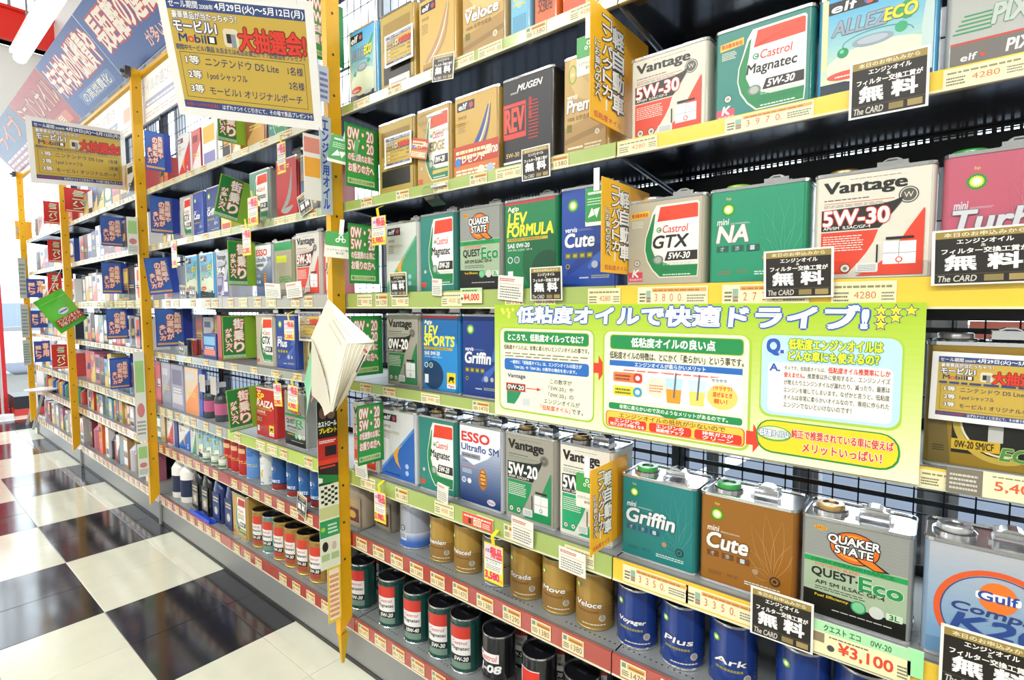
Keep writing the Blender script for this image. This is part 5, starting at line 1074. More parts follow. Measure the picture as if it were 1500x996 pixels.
leaflet('narrow yellow and cream price strip at the bottom of the nearest post', .175, .345, .042, lf3, yc=-.072)
def lf4(p):
    p.rect(0, 0, 1, 1, 'b8c4c8'); p.V('エンジン用オイル', .25, .05, .75, .97, '2a4ab0', .03)
leaflet('vertical grey strip with blue writing on the nearest post, upper part', 1.385, 1.66, .036, lf4, yc=-.066)
leaflet('small pale blue card at the top of the nearest post', 1.70, 1.80, .03, lambda p: (p.rect(0, 0, 1, 1, 'c8cfe0'), p.dash(.1, .1, .9, .9, '5a6ab0', 5)), yc=-.066)
leaflet('small cream and orange ticket card on the nearest post', 1.42, 1.60, .05, lambda p: (p.rect(0, 0, 1, 1, 'e6e2da'), p.rect(.05, .35, .95, .65, 'e8a43a'), p.rect(.05, .72, .95, .95, 'd88a7a')), yc=-.108)
for (z0, z1, lab) in [(.45, .90, 'long green and white leaflet on the second yellow post'), (.27, .44, 'short pink and cream leaflet near the foot of the second yellow post'), (1.38, 1.56, 'small cream card on the second yellow post above the middle')]:
    t = leaflet(lab, z0, z1, .045, (lambda p: (p.rect(0, 0, 1, 1, 'd8dcd0'), p.rect(.1, .55, .9, .9, '9ac47a'), p.ell(.5, .35, .35, .08, 'c87a7a'), p.dash(.1, .08, .9, .25, '8a8a90', 4))), X=-3.09, yc=-.076)
for (z0, z1, lab) in [(1.2, 1.55, 'orange and grey strip on the farthest post'), (.86, 1.15, 'grey leaflet strip on the farthest post'), (.62, .84, 'pale green leaflet at the middle of the farthest post')]:
    leaflet(lab, z0, z1, .05, (lambda p: (p.rect(0, 0, 1, 1, 'a8a89a'), p.dash(.1, .1, .9, .9, '5a7a7a', 8))), X=-6.19, yc=-.05)
# ---------------------------------------------------------------- catalogue hanging by one corner
t = thing('catalogue', 'thick dog-eared white catalogue hanging by one corner from the nearest yellow post', 'catalogue', (-1.17, -.15, 1.02))
def W3(u, v, Y):
    d = Fv * 774.71 + Rv * (u - 750) + Uv * (498 - v); return CAM + d * ((Y - CAM.y) / d.y)
PG = mat('e9e4d2', .6)
o_ = Vector((-1.17, -.15, 1.02))
def sheetq(uvY, n=6, bulge=.01, th=.0015, name='page', m=PG):
    A, B, C_, D_ = [W3(*q) - o_ for q in uvY]; b = MB(); nrm = (B - A).cross(D_ - A).normalized(); F = []; K = []
    for j in range(n + 1):
        for i in range(n + 1):
            s_, r_ = i / n, j / n; q = (A * (1 - s_) + B * s_) * (1 - r_) + (D_ * (1 - s_) + C_ * s_) * r_ + nrm * bulge * math.sin(math.pi * s_) * (1 + .4 * r_); F.append(q); K.append(q - nrm * th)
    N = n + 1; v = [tuple(q) for q in F + K]; f = []
    for j in range(n):
        for i in range(n):
            a = j * N + i; f.append((a, a + 1, a + 1 + N, a + N)); a += N * N; f.append((a, a + N, a + 1 + N, a + 1))
    for i in range(n): f += [(i, i + N * N, i + 1 + N * N, i + 1), (n * N + i, n * N + i + 1, n * N + i + 1 + N * N, n * N + i + N * N), (i * N, (i + 1) * N, (i + 1) * N + N * N, i * N + N * N), (i * N + n, i * N + n + N * N, (i + 1) * N + n + N * N, (i + 1) * N + n)]
    b.add(v, f, m); me = b.mesh(name); smoothen(me); return link(name, me, t)
sheetq([(481, 438, -.12), (509, 503, -.14), (485, 602, -.155), (456, 495, -.145)], name='front_page', bulge=.010, n=8, m=mat('d8d3c2', .6))
sheetq([(481, 438, -.12), (516, 472, -.115), (548, 501, -.12), (509, 503, -.14)], name='folded_page', bulge=.004, n=6)
sheetq([(457, 495, -.146), (486, 602, -.155), (476, 609, -.157), (457, 578, -.152)], n=5, bulge=.006, name='rolled_page', m=mat('c9c3b0', .6))
for i in range(8):
    k = i * 3.4; sheetq([(509 + k, 503 + k * .05, -.141 + i * .0022), (512 + k, 503 + k * .05, -.139 + i * .0022), (488 + k * .25, 603 - k * .4, -.154 + i * .002), (485 + k * .25, 603 - k * .4, -.155 + i * .002)], n=3, bulge=.001, name='page', m=mat(['d0cab6', 'e2dcc8'][i % 2], .65))
sheetq([(536, 504, -.122), (550, 498, -.116), (518, 556, -.13), (492, 602, -.145)], n=4, bulge=.005, name='back_cover', m=mat('cfc8b2', .65))
sheetq([(478, 446, -.114), (474, 472, -.114), (463, 492, -.118), (466, 482, -.116)], n=3, bulge=.002, name='green_cover', m=mat('7ac88a', .4))
t2 = t; t = thing('booklet', 'thin green and pink edged booklet hanging behind the thick catalogue', 'booklet', tuple(o_)); sheetq([(459, 500, -.10), (463, 530, -.10), (449, 610, -.10), (446, 560, -.10)], n=4, bulge=.004, name='cover', m=mat('8ac8a0', .4)); sheetq([(463, 505, -.095), (470, 560, -.095), (456, 590, -.095), (450, 560, -.095)], n=4, bulge=.003, name='back', m=mat('c88a90', .5)); MB().tube([tuple(W3(459, 501, -.10) - o_), tuple(W3(476, 470, -.09) - o_)], .001, mat('c8c8c0', .4)).build('cord', t); t = t2
MB().tube([tuple(W3(480, 437, -.12) - o_), tuple(W3(478, 400, -.10) - o_), tuple(W3(486, 372, -.08) - o_)], .0012, mat('c8c8c0', .4)).build('cord', t)
dd = MB()
for i, (a, b, c, e) in enumerate([(487, 468, 507, 500), (482, 474, 500, 505), (492, 466, 512, 494), (498, 470, 520, 500)]): dd.tube([tuple(W3(a, b, -.146) - o_), tuple(W3(c, e, -.146) - o_)], .0007, mat('8a8a88', .6), 4)
tag(dd.build('text_line', t), kind='stuff')
dd = MB(); dd.tube([tuple(W3(533, 512, -.142) - o_), tuple(W3(537, 516, -.140) - o_)], .003, mat('a83a34', .5)); dd.build('red_mark', t)
MB().tube([tuple(W3(534, 520, -.145) - o_), tuple(W3(522, 545, -.148) - o_)], .0018, mat('23345a', .5)).build('blue_mark', t)
# green pouch hanging at the third post
t = thing('pouch', 'bright green flat pouch hanging tilted in front of the third yellow post', 'pouch', POSE_C[:3], 0); pose(t, POSE_C[:3], POSE_C[3:])
w_, h_ = .225, .225; b = MB(); N = 8; v = []; f = []
for sgn in (-1, 1):
    for j in range(N + 1):
        for i in range(N + 1):
            x = -w_ / 2 + w_ * i / N; z = -h_ / 2 + h_ * j / N; v.append((x, sgn * .012 * math.sin(math.pi * i / N) * math.sin(math.pi * j / N), z))
M_ = N + 1
for j in range(N):
    for i in range(N):
        a = j * M_ + i; f.append((a, a + 1, a + 1 + M_, a + M_)); a += M_ * M_; f.append((a, a + M_, a + M_ + 1, a + 1))
b.add(v, f, mat('5ccc3a', .3, coat=.4)); me = b.mesh('bag'); smoothen(me, 80); link('bag', me, t)
p = P(.225, .225); p.rect(.06, .12, .94, .34, 'b83a24'); p.T('エンジンオイル', .1, .23, .9, .33, 'f0ead8', .03); p.T('交換プレゼント', .12, .13, .88, .22, 'f0ead8', .03); p.ell(.5, .48, .17, .08, 'e8eef0'); p.rect(.36, .46, .64, .50, '4a7ac0'); p.rect(.04, .84, .96, .85, 'a8e890')
link('print', p.mesh('print', base=.0128), t, (0, 0, -.1125))
MB().tube([(.0, 0, h_ / 2), tuple(t.matrix_world.inverted() @ Vector((-4.70, -.052, 1.40)))], .0015, mat('d8d8d8', .4)).build('strap', t)
# ================================================================ GOODS LEFT OF THE NEAREST POST
gA = 'goods in the shelving left of the nearest post'
def carton(label, x0, x1, z, h, c, des=None, y=.03, d=.1, cat='carton', nm='carton', group=None, key=None):
    w = x1 - x0; t = thing(nm, label, cat, ((x0 + x1) / 2, y + d / 2, z + .0008), 0, group); b = MB(); m = mat(c, .35, coat=.3)
    b.loft([[(-w / 2, -d / 2, 0), (w / 2, -d / 2, 0), (w / 2, d / 2, 0), (-w / 2, d / 2, 0)], [(-w / 2, -d / 2, h), (w / 2, -d / 2, h), (w / 2, d / 2, h), (-w / 2, d / 2, h)]], m); link('body', b.mesh('body'), t)
    MB().box(-w / 2 + .002, w / 2 - .002, -.006, .006, h, h + .0008, mat('d8d4c8', .5)).build('flap', t)
    if des: p = P(w - .004, h - .004); des(p); link('label_print', p.mesh('label_print'), t, (0, -d / 2, .002))
    return t
def L(items, lv):
    for (u0, u1, v, h, c, des, lab, kd) in items:
        x0, x1 = along(u0, v, .03), along(u1, v, .03)
        if x1 - x0 > .17: x0 = x1 - .155
        if kd == 't': tin(lab, x0 + .001, x1 - .001, lv, des, c, h=h, group=gA)
        elif kd == 'c': carton(lab, x0 + .001, x1 - .001, SURF[lv], h, c, des, group=gA)
        elif kd == 'r': round_can(lab, (x0 + x1) / 2, lv, des, c, r=min(.043, (x1 - x0) / 2), h=h, group=gA, rz=.0 - .5, lid='2a2c30')
redw = elf('red')
L([(250, 279, 230, .20, 'd9d9d9', redw, 'white oil tin with a red slope on the top shelf beside the blue sign', 't'),
   (281, 294, 215, .19, 'b8484a', plain('c86a6a', 'e8d8d8', '8a3a3a', 1), 'narrow pinkish red carton on the top shelf', 'c'), (296, 317, 212, .2, 'ecebe8', plain('f0efe8', 'd8b04a', '8a8ac0', 2), 'white carton with gold and purple print on the top shelf', 'c'),
   (319, 338, 205, .15, 'e6e4e0', plain('e8e6e0', '3a3a44', 'd8a04a', 0), 'white and black carton on the top shelf', 'c'), (340, 352, 195, .14, 'e0902a', plain('e0902a', 'e8e0d0', 'd8d8e8', 3), 'narrow orange carton on the top shelf', 'c'),
   (360, 388, 182, .2, '7a4a3a', plain('8a5a44', 'c89a5a', '4a2a24', 1), 'brown and orange tin on the top shelf, under the large prize sheet', 't'), (391, 420, 170, .2, '2a7a5a', castrol('Magnatec', '10W-30', kei=False), 'dark green tin on the top shelf under the large prize sheet', 't')], 1)
L([(263, 281, 315, .2, 'b8b4b0', castrol('GTX', '10W-30', 'b8b4b0', False, 'd83a2a'), 'silver, red and white tin on the second shelf beside the blue sign', 't'), (282, 299, 310, .2, '24479a', bp_blue('Cute', '2a3f98'), 'royal blue oil tin on the second shelf, left one of two', 't'),
   (301, 322, 300, .2, '1f3a80', bp_blue('Griffin', '23357a', .7), 'navy oil tin on the second shelf, right one of two', 't'), (323, 338, 300, .1, 'e0c43a', plain('e8cc4a', 'e0dccc', 'c8503a', 2), 'low yellow carton on the second shelf under the tilted green sign', 'c'),
   (364, 394, 275, .2, '9aa8a0', castrol('Magnatec', '5W-30', '6a9a8a', False), 'silver green tin with a red block on the second shelf', 't'),
   (396, 436, 262, .21, 'b8282a', lambda p: (p.rect(0, 0, 1, 1, 'b8282a'), swoop(p, .2, .15, .75, .85, '8f9490', .14, .12), swoop(p, .2, .15, .8, .2, 'a0a5a0', .1, .0), p.dash(.1, .86, .7, .94, 'e8c8c0', 2)), 'glossy red tin with a grey hook shape, second shelf', 't'),
   (438, 466, 250, .2, '8f9196', lambda p: (p.rect(0, 0, 1, 1, '94969c'), p.T('EXA', .1, .6, .6, .7, 'd8b03a', .03), p.rect(0, .38, 1, .58, '4a6a8a'), p.rect(0, .3, 1, .36, 'b83a2a'), p.circ(.85, .2, .1, 'e8d02a')), 'silver tin with blue and red bands on the second shelf', 't'),
   (468, 483, 250, .2, 'b8342c', plain('b8342c', 'e8dcd0', '4a1a18', 0), 'dark red tin behind the nearest post, second shelf', 't')], 2)
L([(265, 290, 405, .2, '5aa8d8', allez, 'sky blue tin on the third shelf, left one of two', 't'), (292, 314, 405, .2, '5aa8d8', allez, 'sky blue tin on the third shelf, right one of two', 't'),
   (316, 336, 400, .2, 'a8a6b0', vantage('5a4a8a', '5W-40', 'b8b6c0', white=True), 'grey tin with a purple foot on the third shelf', 't'), (373, 399, 390, .2, 'b8bcc4', esso, 'white to navy tin with red capitals on the third shelf', 't'),
   (401, 429, 390, .2, '9aa07a', lambda p: (p.rect(0, 0, 1, 1, 'a9a28a'), p.rect(0, .85, 1, 1, '2f9a5a'), p.rect(.1, .62, .7, .75, 'd8e02a'), p.T('GREEN', .25, .25, .95, .36, '3a9a4a', .03), p.dash(.1, .05, .8, .12, '2a2a28', 2)), 'beige tin with yellow and green print on the third shelf', 't'),
   (432, 470, 385, .215, 'c8c0b8', vantage('d8432c', '5W-30', 'd0cac0'), 'cream and red tin with a black panel, third shelf, left of the nearest post', 't'), (473, 483, 385, .18, 'c83a30', plain('c83a30', 'e8e0d8', '2a2a28', 0), 'narrow red tin half behind the nearest post, third shelf', 't')], 3)
L([(296, 316, 480, .11, '2a4a9a', plain('2f4a8a', '7ab4d8', 'e87a5a', 2), 'small blue carton on the fourth shelf', 'c'), (374, 401, 495, .2, 'b8b09a', castrol('GTX', '10W-30', 'b8b09a', False), 'beige and green tin with a red block, fourth shelf left of the nearest post', 't'),
   (403, 434, 495, .2, '24479a', bp_blue('Plus', '24408f', .5), 'deep blue tin behind a bargain tag, fourth shelf', 't'), (438, 478, 490, .2, 'b8a070', mobil, 'tan tin behind the small prize sheet, fourth shelf', 't'), (318, 324, 480, .19, 'a83a30', None, 'narrow red carton behind the fourth town-driving sign', 'c')], 4)
for u, c, l in ((284, '1f2a2a', 'black'), (291, '8a2a20', 'dark red')):
    round_can('small %s jar with a cream lid on the fourth shelf' % l, along(u, 500, .05), 4, None, c, r=.02, h=.08, lid='d8cfb8', group=gA)
L([(374, 403, 600, .2, 'b82a28', lev('RAIZA', 'b82a28', 'd8c8b8'), 'red oil tin beside the lowest town-driving sign, fifth shelf', 't'), (405, 448, 610, .2, '8c8f8a', quest('QUEST-R', '8c8f8c', '9aa09a'), 'silver grey tin with a black foot, fifth shelf, left of the nearest post', 't')], 5)
# gift bags hanging on the grid (fifth shelf)
for i, (u0, u1, c, c2, l) in enumerate([(228, 236, 'a83038', 'c8484a', 'dark red'), (237, 250, 'a8a8b8', '8a8a9a', 'first silver grey'), (251, 268, 'a2a2b6', '7a7a98', 'second silver grey'), (271, 290, 'd8c0a8', 'e0905a', 'cream and orange'), (291, 296, '2a4aa0', '3a5ab8', 'blue')]):
    x0, x1 = along(u0, 560, .03), along(u1, 560, .03); carton('%s tall blister pack at the left of the fifth shelf' % l, x0, x1, SURF[5], .22, c, plain(c, c2, 'c8c8d0', i), d=.02, group='blister packs', nm='blister_pack', cat='pack', y=.03)
for u, l in ((310, 'left'), (326, 'right')):
    x = along(u, 590, .06); t = thing('spray_bottle', '%s one of two dark spray bottles with a pink label and hanging tag, fifth shelf' % l, 'bottle', (x, .06, SURF[5] + .0008), 0, gA)
    MB().lathe([(.03, 0), (.031, .004), (.031, .1), (.026, .115), (.012, .125), (.012, .15), (.0005, .15)], mat('3f4448', .25)).build('body', t); MB().lathe([(.0316, .03), (.0316, .08)], mat('b85a80', .35), cap0=False, cap1=False).build('label', t); MB().box(-.008, .008, -.03, .014, .15, .172, mat('c8c8cc', .3)).build('trigger', t)
    MB().box(-.03, .03, -.036, -.035, .12, .2, mat('b8b0a8', .4)).build('hang_card', t)
# sixth shelf
L([(236, 243, 656, .15, 'b8903a', None, 'narrow gold tin at the second post, sixth shelf', 'c'), (245, 255, 656, .15, 'd9d9d9', redw, 'white and red tin on the sixth shelf near the second post', 't'), (256, 261, 656, .15, '2a4a8a', None, 'narrow dark blue tin on the sixth shelf', 'c'),
   (262, 280, 656, .15, 'd9dadb', elf('blue'), 'white and blue tin with a yellow stroke on the sixth shelf', 't'), (281, 288, 656, .14, 'c8d4c8', elf('green'), 'white and green tin on the sixth shelf', 't'),
   (290, 299, 656, .15, 'a8ccd8', allez, 'first pale blue tin on the sixth shelf', 't'), (301, 311, 656, .15, 'a8ccd8', allez, 'second pale blue tin on the sixth shelf', 't'), (312, 322, 656, .15, 'a8ccd8', allez, 'third pale blue tin on the sixth shelf', 't')], 6)
for i, (u, c, des, l) in enumerate([(332, 'b02020', plain('b02424', 'c83a2a', 'd8b080', 1), 'first red round can on the sixth shelf'), (348, 'b02020', plain('b02424', 'c83a2a', 'e0c8a0', 1), 'second red round can on the sixth shelf'), (361, 'b02020', plain('a82020', 'c83a2a', 'd8b080', 1), 'third red round can on the sixth shelf'),
        (376, '4a7ab4', plain('5a8ac8', '8ab0dc', '3a6aa8', 1), 'light blue round can on the sixth shelf'), (397, 'c8d0cc', elf('green'), 'white round can with a green corner on the sixth shelf'),
        (414, '17406f', total, 'first dark blue round can with a red foot, sixth shelf'), (436, '17406f', total, 'second dark blue round can with a red foot, sixth shelf'), (454, '17406f', total, 'third dark blue round can with a red foot, sixth shelf'), (471, '17406f', total, 'fourth dark blue round can with a red foot, left of the nearest post')]):
    xx = max(along(u, 680, .07), PX + .0725 if i else along(323, 665, .03) + .04); PX = xx
    round_can(l, xx, 6, des, c, r=.035, h=.135, y=.03, group='round cans on the sixth shelf left of the nearest post', rz=.2, lid='1f4f86' if i > 4 else '8a8a88', key=('rc6', des.__name__, c, i < 3))
for i, (u) in enumerate((295, 307, 318)):
    round_can('small green and white jar in front of the pale blue tins, %s from the left' % ['first', 'second', 'third'][i], along(u, 690, .0), 6, plain('b8c4b0', 'd8dcd0', '5a7a5a', 2), 'b0bca8', r=.024, h=.055, y=.009, lid='d8d8cc', group='small jars', key='jar')
# bottom shelf left part
for i, u in enumerate((252, 272)):
    x = (-3.03, -2.915)[i]; t = thing('bottle', '%s cone-topped white bottle with a navy label by the second post' % ['left', 'right'][i], 'bottle', (x, .075, SURF[7] + .0008), 0, 'white cone-top bottles')
    b = MB().lathe([(.044, 0), (.046, .006), (.046, .15), (.040, .16)], mat('e4e2da', .3), cap1=False).mesh('body'); smoothen(b); link('body', b, t); MB().lathe([(.0465, .03), (.0465, .115)], mat('1f2a4a', .35), cap0=False, cap1=False).build('label', t)
    b = MB().lathe([(.040, .16), (.014, .20), (.008, .22), (.005, .245), (.0005, .245)], mat('ecebe6', .3), cap0=False).mesh('cone_top'); smoothen(b); link('cone_top', b, t)
for i, (u, c, l, cc) in enumerate([(288, '15181c', 'first black oil jug with a pale handle', 'c8c4b8'), (302, '15181c', 'second black oil jug with a pale handle', 'c8c4b8'), (318, '1f2f66', 'first navy oil jug with a blue cap', '2a4ac0'), (336, '1c2c5c', 'second navy oil jug with a blue cap', '2a4ac0')]):
    jug(l + ', bottom shelf', along(u, 735, .04), .035, SURF[7], c, (c, '8a8478' if i < 2 else '3a4a80', 'c8c0a8'), h=.21, w=.085, d=.08, capc=cc, group='jugs on the bottom shelf')
tag(MB().box(0, .22, -.045, -.012, 0, .006, mat('1f4ad0', .3)).box(0, .22, -.045, -.042, .006, .02, mat('1f4ad0', .3)).build('display_tray', None, (along(285, 770, .02), .047, SURF[7] + .0006)), 'bright blue tray lip in front of the two black oil jugs', 'tray')
tin('tall gold tin with a red and white panel on the bottom shelf', along(344, 760, .04), along(365, 765, .04), 7, castrol('EDGE', '0W-30', 'b89650', False, 'b8382c', '2a7a4a', gold=True), 'b89650', h=.19, group=gA)
PX = along(365, 765, .04) - .028
for i, (u, c) in enumerate([(379, 'a07c3c'), (396, '5f8f8c'), (413, 'a07c3c'), (430, 'a07c3c'), (449, 'a07c3c'), (470, 'a07c3c')]):
    xx = max(along(u, 790, .07), PX + .0875); PX = xx
    round_can('red and white labelled round can, bottom shelf, %s from the tall gold tin' % ['first', 'second', 'third', 'fourth', 'fifth', 'sixth'][i], xx, 7, round_castrol('Magnatec', '5W-30', 'c8402c', '9a7a3a' if c != '5f8f8c' else '4f8a84'), c, r=.043, h=.150, y=.03, lid='14151a', group='round cans left of the nearest post', rz=.2, rim='c8a85a' if c != '5f8f8c' else None, key=('lr7', c))
for i, x in enumerate((-2.0, -1.88, -1.76, -1.64)):
    round_can('dark round can, bottom shelf back row left of the post, %s from the left' % ['first', 'second', 'third', 'fourth', 'fifth'][i], x, 7, None, '2a2620', r=.043, h=.15, y=.14, lid='14151a', group='dark back row cans')
# ================================================================ THE TWO FAR UNITS (small packs, tins and cans)
NTH = ['first', 'second', 'third', 'fourth', 'fifth', 'sixth', 'seventh', 'eighth', 'ninth', 'tenth', 'eleventh', 'twelfth', 'thirteenth', 'fourteenth', 'fifteenth', 'sixteenth', 'seventeenth', 'eighteenth', 'nineteenth', 'twentieth'] + ['%dth' % i for i in range(21, 60)]
SHN = {1: 'top', 2: 'second', 3: 'third', 4: 'fourth', 5: 'fifth', 6: 'sixth', 7: 'bottom'}
CN = {'b8b4c0': 'grey', 'e4e2de': 'white', 'b83a34': 'red', '7a3038': 'wine red', '2a3f8a': 'blue', '2f7a5a': 'green', 'c8a83a': 'yellow', 'd8702a': 'orange', '23252c': 'black', '8a8f94': 'silver', 'b86a80': 'pink', '6aa4c4': 'light blue', 'a8855a': 'tan'}
def far(x0, x1, lv, cols, sec, hs, wd, kinds='c', y=.03, dd=.08, skip=()):
    x = x0; i = 0; rd = random.Random(lv * 37 + int(-x0 * 10)); ci = 0
    while x < x1 - .02 and i < 45:
        w = rd.uniform(*wd); h = rd.uniform(*hs)
        if x + w > x1: break
        if any(a - w < x < b for a, b in skip): x += .02; continue
        c = cols[ci % len(cols)]; ci += 1
        lab = '%s %%s, %s from the left on the %s shelf of the %s' % (CN[c], NTH[i], SHN[lv], sec); kd = kinds[i % len(kinds)]; c2, c3 = rd.choice(['e8e4da', 'd8c060', '3a3a44', 'd86a5a']), rd.choice(['e0e0e0', 'c8a03a', '2a4a8a', '2a2a2a'])
        dk = ('far', c, i % 3)
        t = thing({'c': 'carton', 'r': 'oil_can', 't': 'oil_can', 'b': 'bottle'}[kd], lab % {'c': 'pack', 'r': 'round can', 't': 'tin', 'b': 'bottle'}[kd], {'c': 'carton', 'r': 'oil can', 't': 'oil can', 'b': 'bottle'}[kd], (x + w / 2, y + dd / 2, SURF[lv] + .0008), 0, 'goods in the ' + sec)
        m = mat(c, .33, coat=.3); b = MB(); W_ = w - .006
        if kd in 'ct':
            b.box(-W_ / 2, W_ / 2, -dd / 2, dd / 2, 0, h, m)
            if kd == 't': b.box(-W_ / 2 + .004, W_ / 2 - .004, -dd / 2 + .004, dd / 2 - .004, h, h + .001, SILVER)
            link('body', b.mesh('body'), t); p = P(W_, h); plain(c, c2, c3, i)(p); link('label_print', p.mesh('label_print'), t, (0, -dd / 2, 0))
            if kd == 't': MB().lathe([(.014, 0), (.014, .012), (.0005, .012)], mat('c8c8c8', .3, .6), (-W_ * .22, 0, h), 10).build('cap', t)
        elif kd == 'r':
            r = min(W_, dd) / 2; me = b.lathe([(r, 0), (r, h), (.0005, h)], m, n=16).mesh('body'); smoothen(me); link('body', me, t); MB().lathe([(r + .0005, h * .25), (r + .0005, h * .7)], mat(c2, .4), n=16, cap0=False, cap1=False).build('label', t)
        else:
            r = min(W_, dd) / 2; me = b.lathe([(r, 0), (r, h * .7), (r * .4, h * .85), (r * .35, h * .9)], m, n=14).mesh('body'); smoothen(me); link('body', me, t); MB().lathe([(r * .42, h * .88), (r * .42, h), (.0005, h)], mat(c3, .4), n=10).build('cap', t)
        x += w; i += 1
u3 = 'third shelving unit'; u4 = 'farthest shelving unit'
far(-4.6, -3.2, 1, ['b83a34', '8a8f94', 'e4e2de', '2a3f8a', '23252c', '2f7a5a', 'b83a34', 'c8a83a', 'e4e2de'], u3, (.16, .21), (.10, .16), 't')
far(-4.62, -3.16, 2, ['8a8f94', '7a3038', 'b8b4c0', '2a3f8a', 'e4e2de', '2a3f8a', 'd8702a', 'b86a80', '23252c'], u3, (.17, .21), (.08, .14), 'tct')
far(-4.62, -3.16, 3, ['23252c', 'e4e2de', 'a8855a', 'b8b4c0', 'e4e2de', 'b8b4c0', 'c8a83a', 'b83a34', '2f7a5a', 'c8a83a', 'a8855a'], u3, (.16, .2), (.07, .12), 'ctc')
far(-4.62, -3.16, 4, ['8a8f94', 'b8b4c0', '23252c', 'e4e2de', '6aa4c4', '23252c', 'e4e2de', 'b83a34', '2a3f8a', 'b83a34', 'e4e2de'], u3, (.16, .19), (.07, .11), 'cct')
far(-4.62, -3.22, 5, ['b86a80', 'b86a80', 'b86a80', '7a3038', '6aa4c4', 'c8a83a', '6aa4c4', '2a3f8a', '2f7a5a', '6aa4c4', 'b83a34'], u3, (.17, .21), (.07, .13), 'c')
far(-4.62, -3.16, 6, ['b8b4c0', 'b83a34', 'a8855a', '2f7a5a', '8a8f94', 'e4e2de', '2f7a5a', '6aa4c4', 'c8a83a', '23252c', 'c8a83a', '2a3f8a', 'b83a34'], u3, (.12, .14), (.06, .085), 'ccr')
far(-4.62, -3.3, 7, ['7a3038', 'b86a80', 'b83a34', 'd8702a', 'd8702a', 'e4e2de', '23252c', 'b83a34', 'e4e2de', '6aa4c4', 'a8855a', 'b8b4c0', 'a8855a', '2f7a5a'], u3, (.16, .2), (.07, .09), 'cbbcb')
far(-6.1, -4.74, 1, ['e4e2de', 'b83a34', 'e4e2de', 'd8702a'], u4, (.14, .19), (.16, .26), 'c')
far(-6.1, -4.74, 2, ['8a8f94', 'e4e2de', 'b83a34', '2a3f8a'], u4, (.14, .19), (.14, .22), 'c')
far(-6.1, -4.74, 3, ['d8702a', 'e4e2de', 'e4e2de', '7a3038'], u4, (.14, .19), (.14, .22), 'c')
far(-6.1, -4.74, 4, ['b86a80', 'e4e2de', '6aa4c4', '23252c'], u4, (.14, .19), (.12, .2), 'c')
far(-6.1, -4.74, 5, ['8a8f94', 'b8b4c0', 'e4e2de', 'b83a34', 'b86a80'], u4, (.16, .2), (.1, .16), 'c')
far(-6.1, -4.74, 6, ['2f7a5a', 'b83a34', 'c8a83a', 'a8855a', '2a3f8a'], u4, (.12, .14), (.06, .09), 'b')
far(-6.1, -4.74, 7, ['b8b4c0', '8a8f94', 'b86a80', '2f7a5a', 'e4e2de', 'a8855a'], u4, (.15, .18), (.06, .09), 'cb')
# left-over goods in the second unit right of its post
far(-3.03, -2.92, 3, ['b8b4c0'], 'second shelving unit', (.17, .19), (.1, .11)); far(-3.03, -2.9, 2, ['a8855a', 'b8b4c0'], 'second shelving unit', (.1, .12), (.06, .065))
far(-3.03, -2.9, 1, ['2f7a5a', 'b83a34'], 'second shelving unit', (.12, .15), (.06, .065))
far(-3.0, -2.55, 4, ['2a3f8a', 'e4e2de', 'a8855a'], 'second shelving unit', (.17, .19), (.1, .14), y=.14); far(-2.5, -2.2, 4, ['2a3f8a', 'b83a34'], 'second unit, right half', (.17, .19), (.1, .14), y=.14)
# ================================================================ AT THE DOORWAY
t = thing('storage_box', 'black box with a red lower half on the floor by the doorway', 'box', (-7.6, .12, 0)); MB().box(-.2, .2, -.12, .12, .0, .07, mat('b83a34', .4)).build('base', t); MB().box(-.2, .2, -.12, .12, .072, .2, mat('23252a', .4)).build('lid', t)
t = thing('red_column', 'red painted column at the left edge of the photo', 'column', (-7.75, -.19, 0)); MB().box(-.12, .12, -.12, .17, 0, 1.55, mat('b81f24', .35, kind='paint')).build('shaft', t); MB().box(-.14, .14, -.14, .18, 0, .05, mat('a01a20', .4)).build('base', t)
t = thing('banner_flag', 'tall white banner with red and black vertical marks at the left edge', 'banner', (-7.05, -.10, 1.65)); MB().box(-.25, .25, 0, .004, 0, 1.0, mat('eceef0', .5)).build('cloth', t); p = P(.5, 1.0); p.rect(.0, .0, .5, .16, 'd8302c'); p.rect(.3, .82, .55, .9, 'd8302c'); p.dash(.35, .1, .5, .75, '2a2c34', 10, .5); link('print', p.mesh('print'), t); MB().tube([(-.26, 0, -1.65), (-.26, 0, 1.05)], .01, mat('c8c8c8', .3, .6)).build('pole', t); MB().lathe([(.08, 0), (.08, .04), (.0005, .05)], mat('c8c8cc', .4), (-.26, 0, -1.65), 16).build('base', t)
t = thing('leaflet_rack', 'tilted white magazine rack behind the farthest post', 'rack', (-6.62, .14, 0)); b = MB()
for i in range(4): b.box(-.16, .16, -.1 + i * .05, -.095 + i * .05, .15 + i * .2, .42 + i * .2, mat(['c8c4cc', 'd8d8dc', 'b8a8b8', 'e0e0e4'][i], .4))
b.build('pocket', t); MB().tube([(-.15, -.14, 0), (-.15, .12, 1.05)], .012, mat('8a8e88', .4)).tube([(.15, -.14, 0), (.15, .12, 1.05)], .012, mat('8a8e88', .4)).build('leg', t)
t = thing('tray_table', 'white oval tray sticking out from the farthest shelves', 'tray', (-5.95, -.02, .47)); t.location = (-5.72, -.03, .445); MB().lathe([(.11, 0), (.12, .01), (.10, .012), (.0005, .01)], mat('eeeef0', .3), n=20).build('tray', t)
t = thing('window_poster', 'salmon red banner with grey letters on the shop window behind the dark gold tin', 'poster', (.52, YW - .012, .90)); MB().box(-.48, .48, 0, .004, 0, .185, mat('f09a88', .6)).build('sheet', t); p = P(.96, .185); p.rect(0, 0, 1, 1, 'ee8a78'); p.rect(0, .78, 1, .8, 'f8c8b8'); p.T('Mar', .02, .1, .24, .62, 'a8909a', .05); link('print', p.mesh('print'), t)
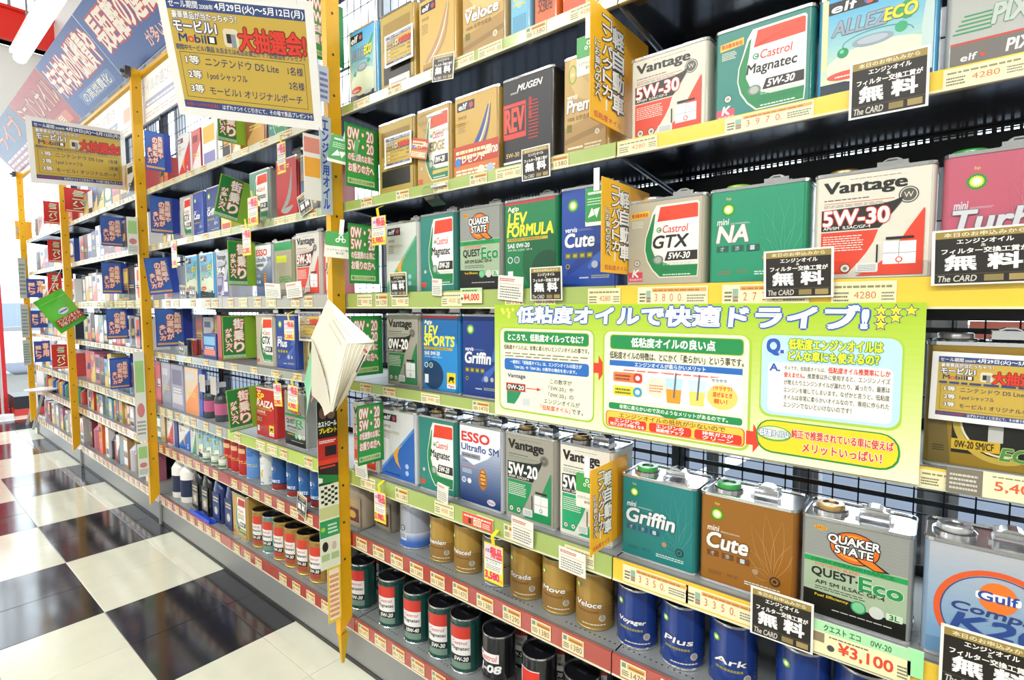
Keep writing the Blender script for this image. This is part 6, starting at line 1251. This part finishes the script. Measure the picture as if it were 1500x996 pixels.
# outside: parked car and a low building, seen blurred and bright through the glass
t = thing('car', 'white car parked outside beyond the doorway', 'car', (-13.5, .5, -.15), math.radians(90)); b = MB(); prof = [(-2.1, .3), (-2.05, .75), (-1.3, .9), (-.7, 1.4), (.9, 1.42), (1.6, .95), (2.1, .85), (2.15, .3)]
b.loft([[(x, y, z) for x, z in prof] for y in (-.8, .8)], mat('e8eaec', .2, coat=.6)); b.build('body', t); b = MB().loft([[(x, y, z) for x, z in [(-1.15, .92), (-.62, 1.34), (.85, 1.36), (1.45, .96)]] for y in (-.81, .81)], mat('8a98a8', .1)); b.build('glass', t)
for x in (-1.35, 1.35):
    for y in (-.75, .75): q = MB().lathe([(.3, -.1), (.32, 0), (.3, .1)], mat('1f2022', .6), n=20).build('wheel', t, (x, y, .32)); q.rotation_euler = (math.pi / 2, 0, 0)

def p5400(p):
    p.rect(0, 0, 1, 1, 'e8dfb8'); p.rect(0, 0, .32, 1, '7a7466'); p.dash(.03, .15, .28, .85, 'c8c4b4', 4); p.T('5,400', .42, .28, .80, .68, 'd8603a', .015); p.dash(.4, .82, .9, .92, '8a8264', 1)
card('cream price card reading 5,400 at the right edge under the dark gold tin', p5400, 1470, 733, -.009, .115, .034, 'large price cards', nm='price_card', cat='price card')
FILM = bpy.data.materials.new('clear_film'); FILM.use_nodes = True; nt = FILM.node_tree; nt.nodes.clear()
o1 = nt.nodes.new('ShaderNodeOutputMaterial'); mx = nt.nodes.new('ShaderNodeMixShader'); tr = nt.nodes.new('ShaderNodeBsdfTransparent'); gs = nt.nodes.new('ShaderNodeBsdfGlossy'); gs.inputs['Roughness'].default_value = .08; mx.inputs[0].default_value = .22
tr.inputs[0].default_value = (.93, .95, .94, 1); nt.links.new(tr.outputs[0], mx.inputs[1]); nt.links.new(gs.outputs[0], mx.inputs[2]); nt.links.new(mx.outputs[0], o1.inputs[0])
for (u, v, lab) in [(638, 300, 'curled clear plastic tag holder hanging under the second shelf rail'), (444, 238, 'curled clear plastic tag holder on the top shelf rail left of the nearest post'), (632, 196, 'clear plastic tag holder in front of the gold tin with the red and white panel')]:
    X = along(u, v, -.02); d_ = Fv * 774.71 + Rv * (u - 750) + Uv * (498 - v); Z = CAM.z + d_.z * (.9) / d_.y
    t = thing('tag_holder', lab, 'tag holder', (X, -.02, Z), 0, 'clear tag holders'); v_ = []; f_ = []
    for i in range(9):
        q = i / 8; yy = .012 - .035 * math.sin(q * 2.6); zz = .05 * q; v_ += [(-.025, yy, zz), (.025, yy, zz)]
    f_ = [(2 * i, 2 * i + 1, 2 * i + 3, 2 * i + 2) for i in range(8)]
    MB().add(v_, f_, FILM).build('film', t); MB().box(-.026, .026, .008, .014, .046, .052, mat('e0e2e0', .2)).build('clip', t)
_left = [o for o in S.objects if o.type == 'EMPTY' and not o.children]
for o in _left: bpy.data.objects.remove(o)
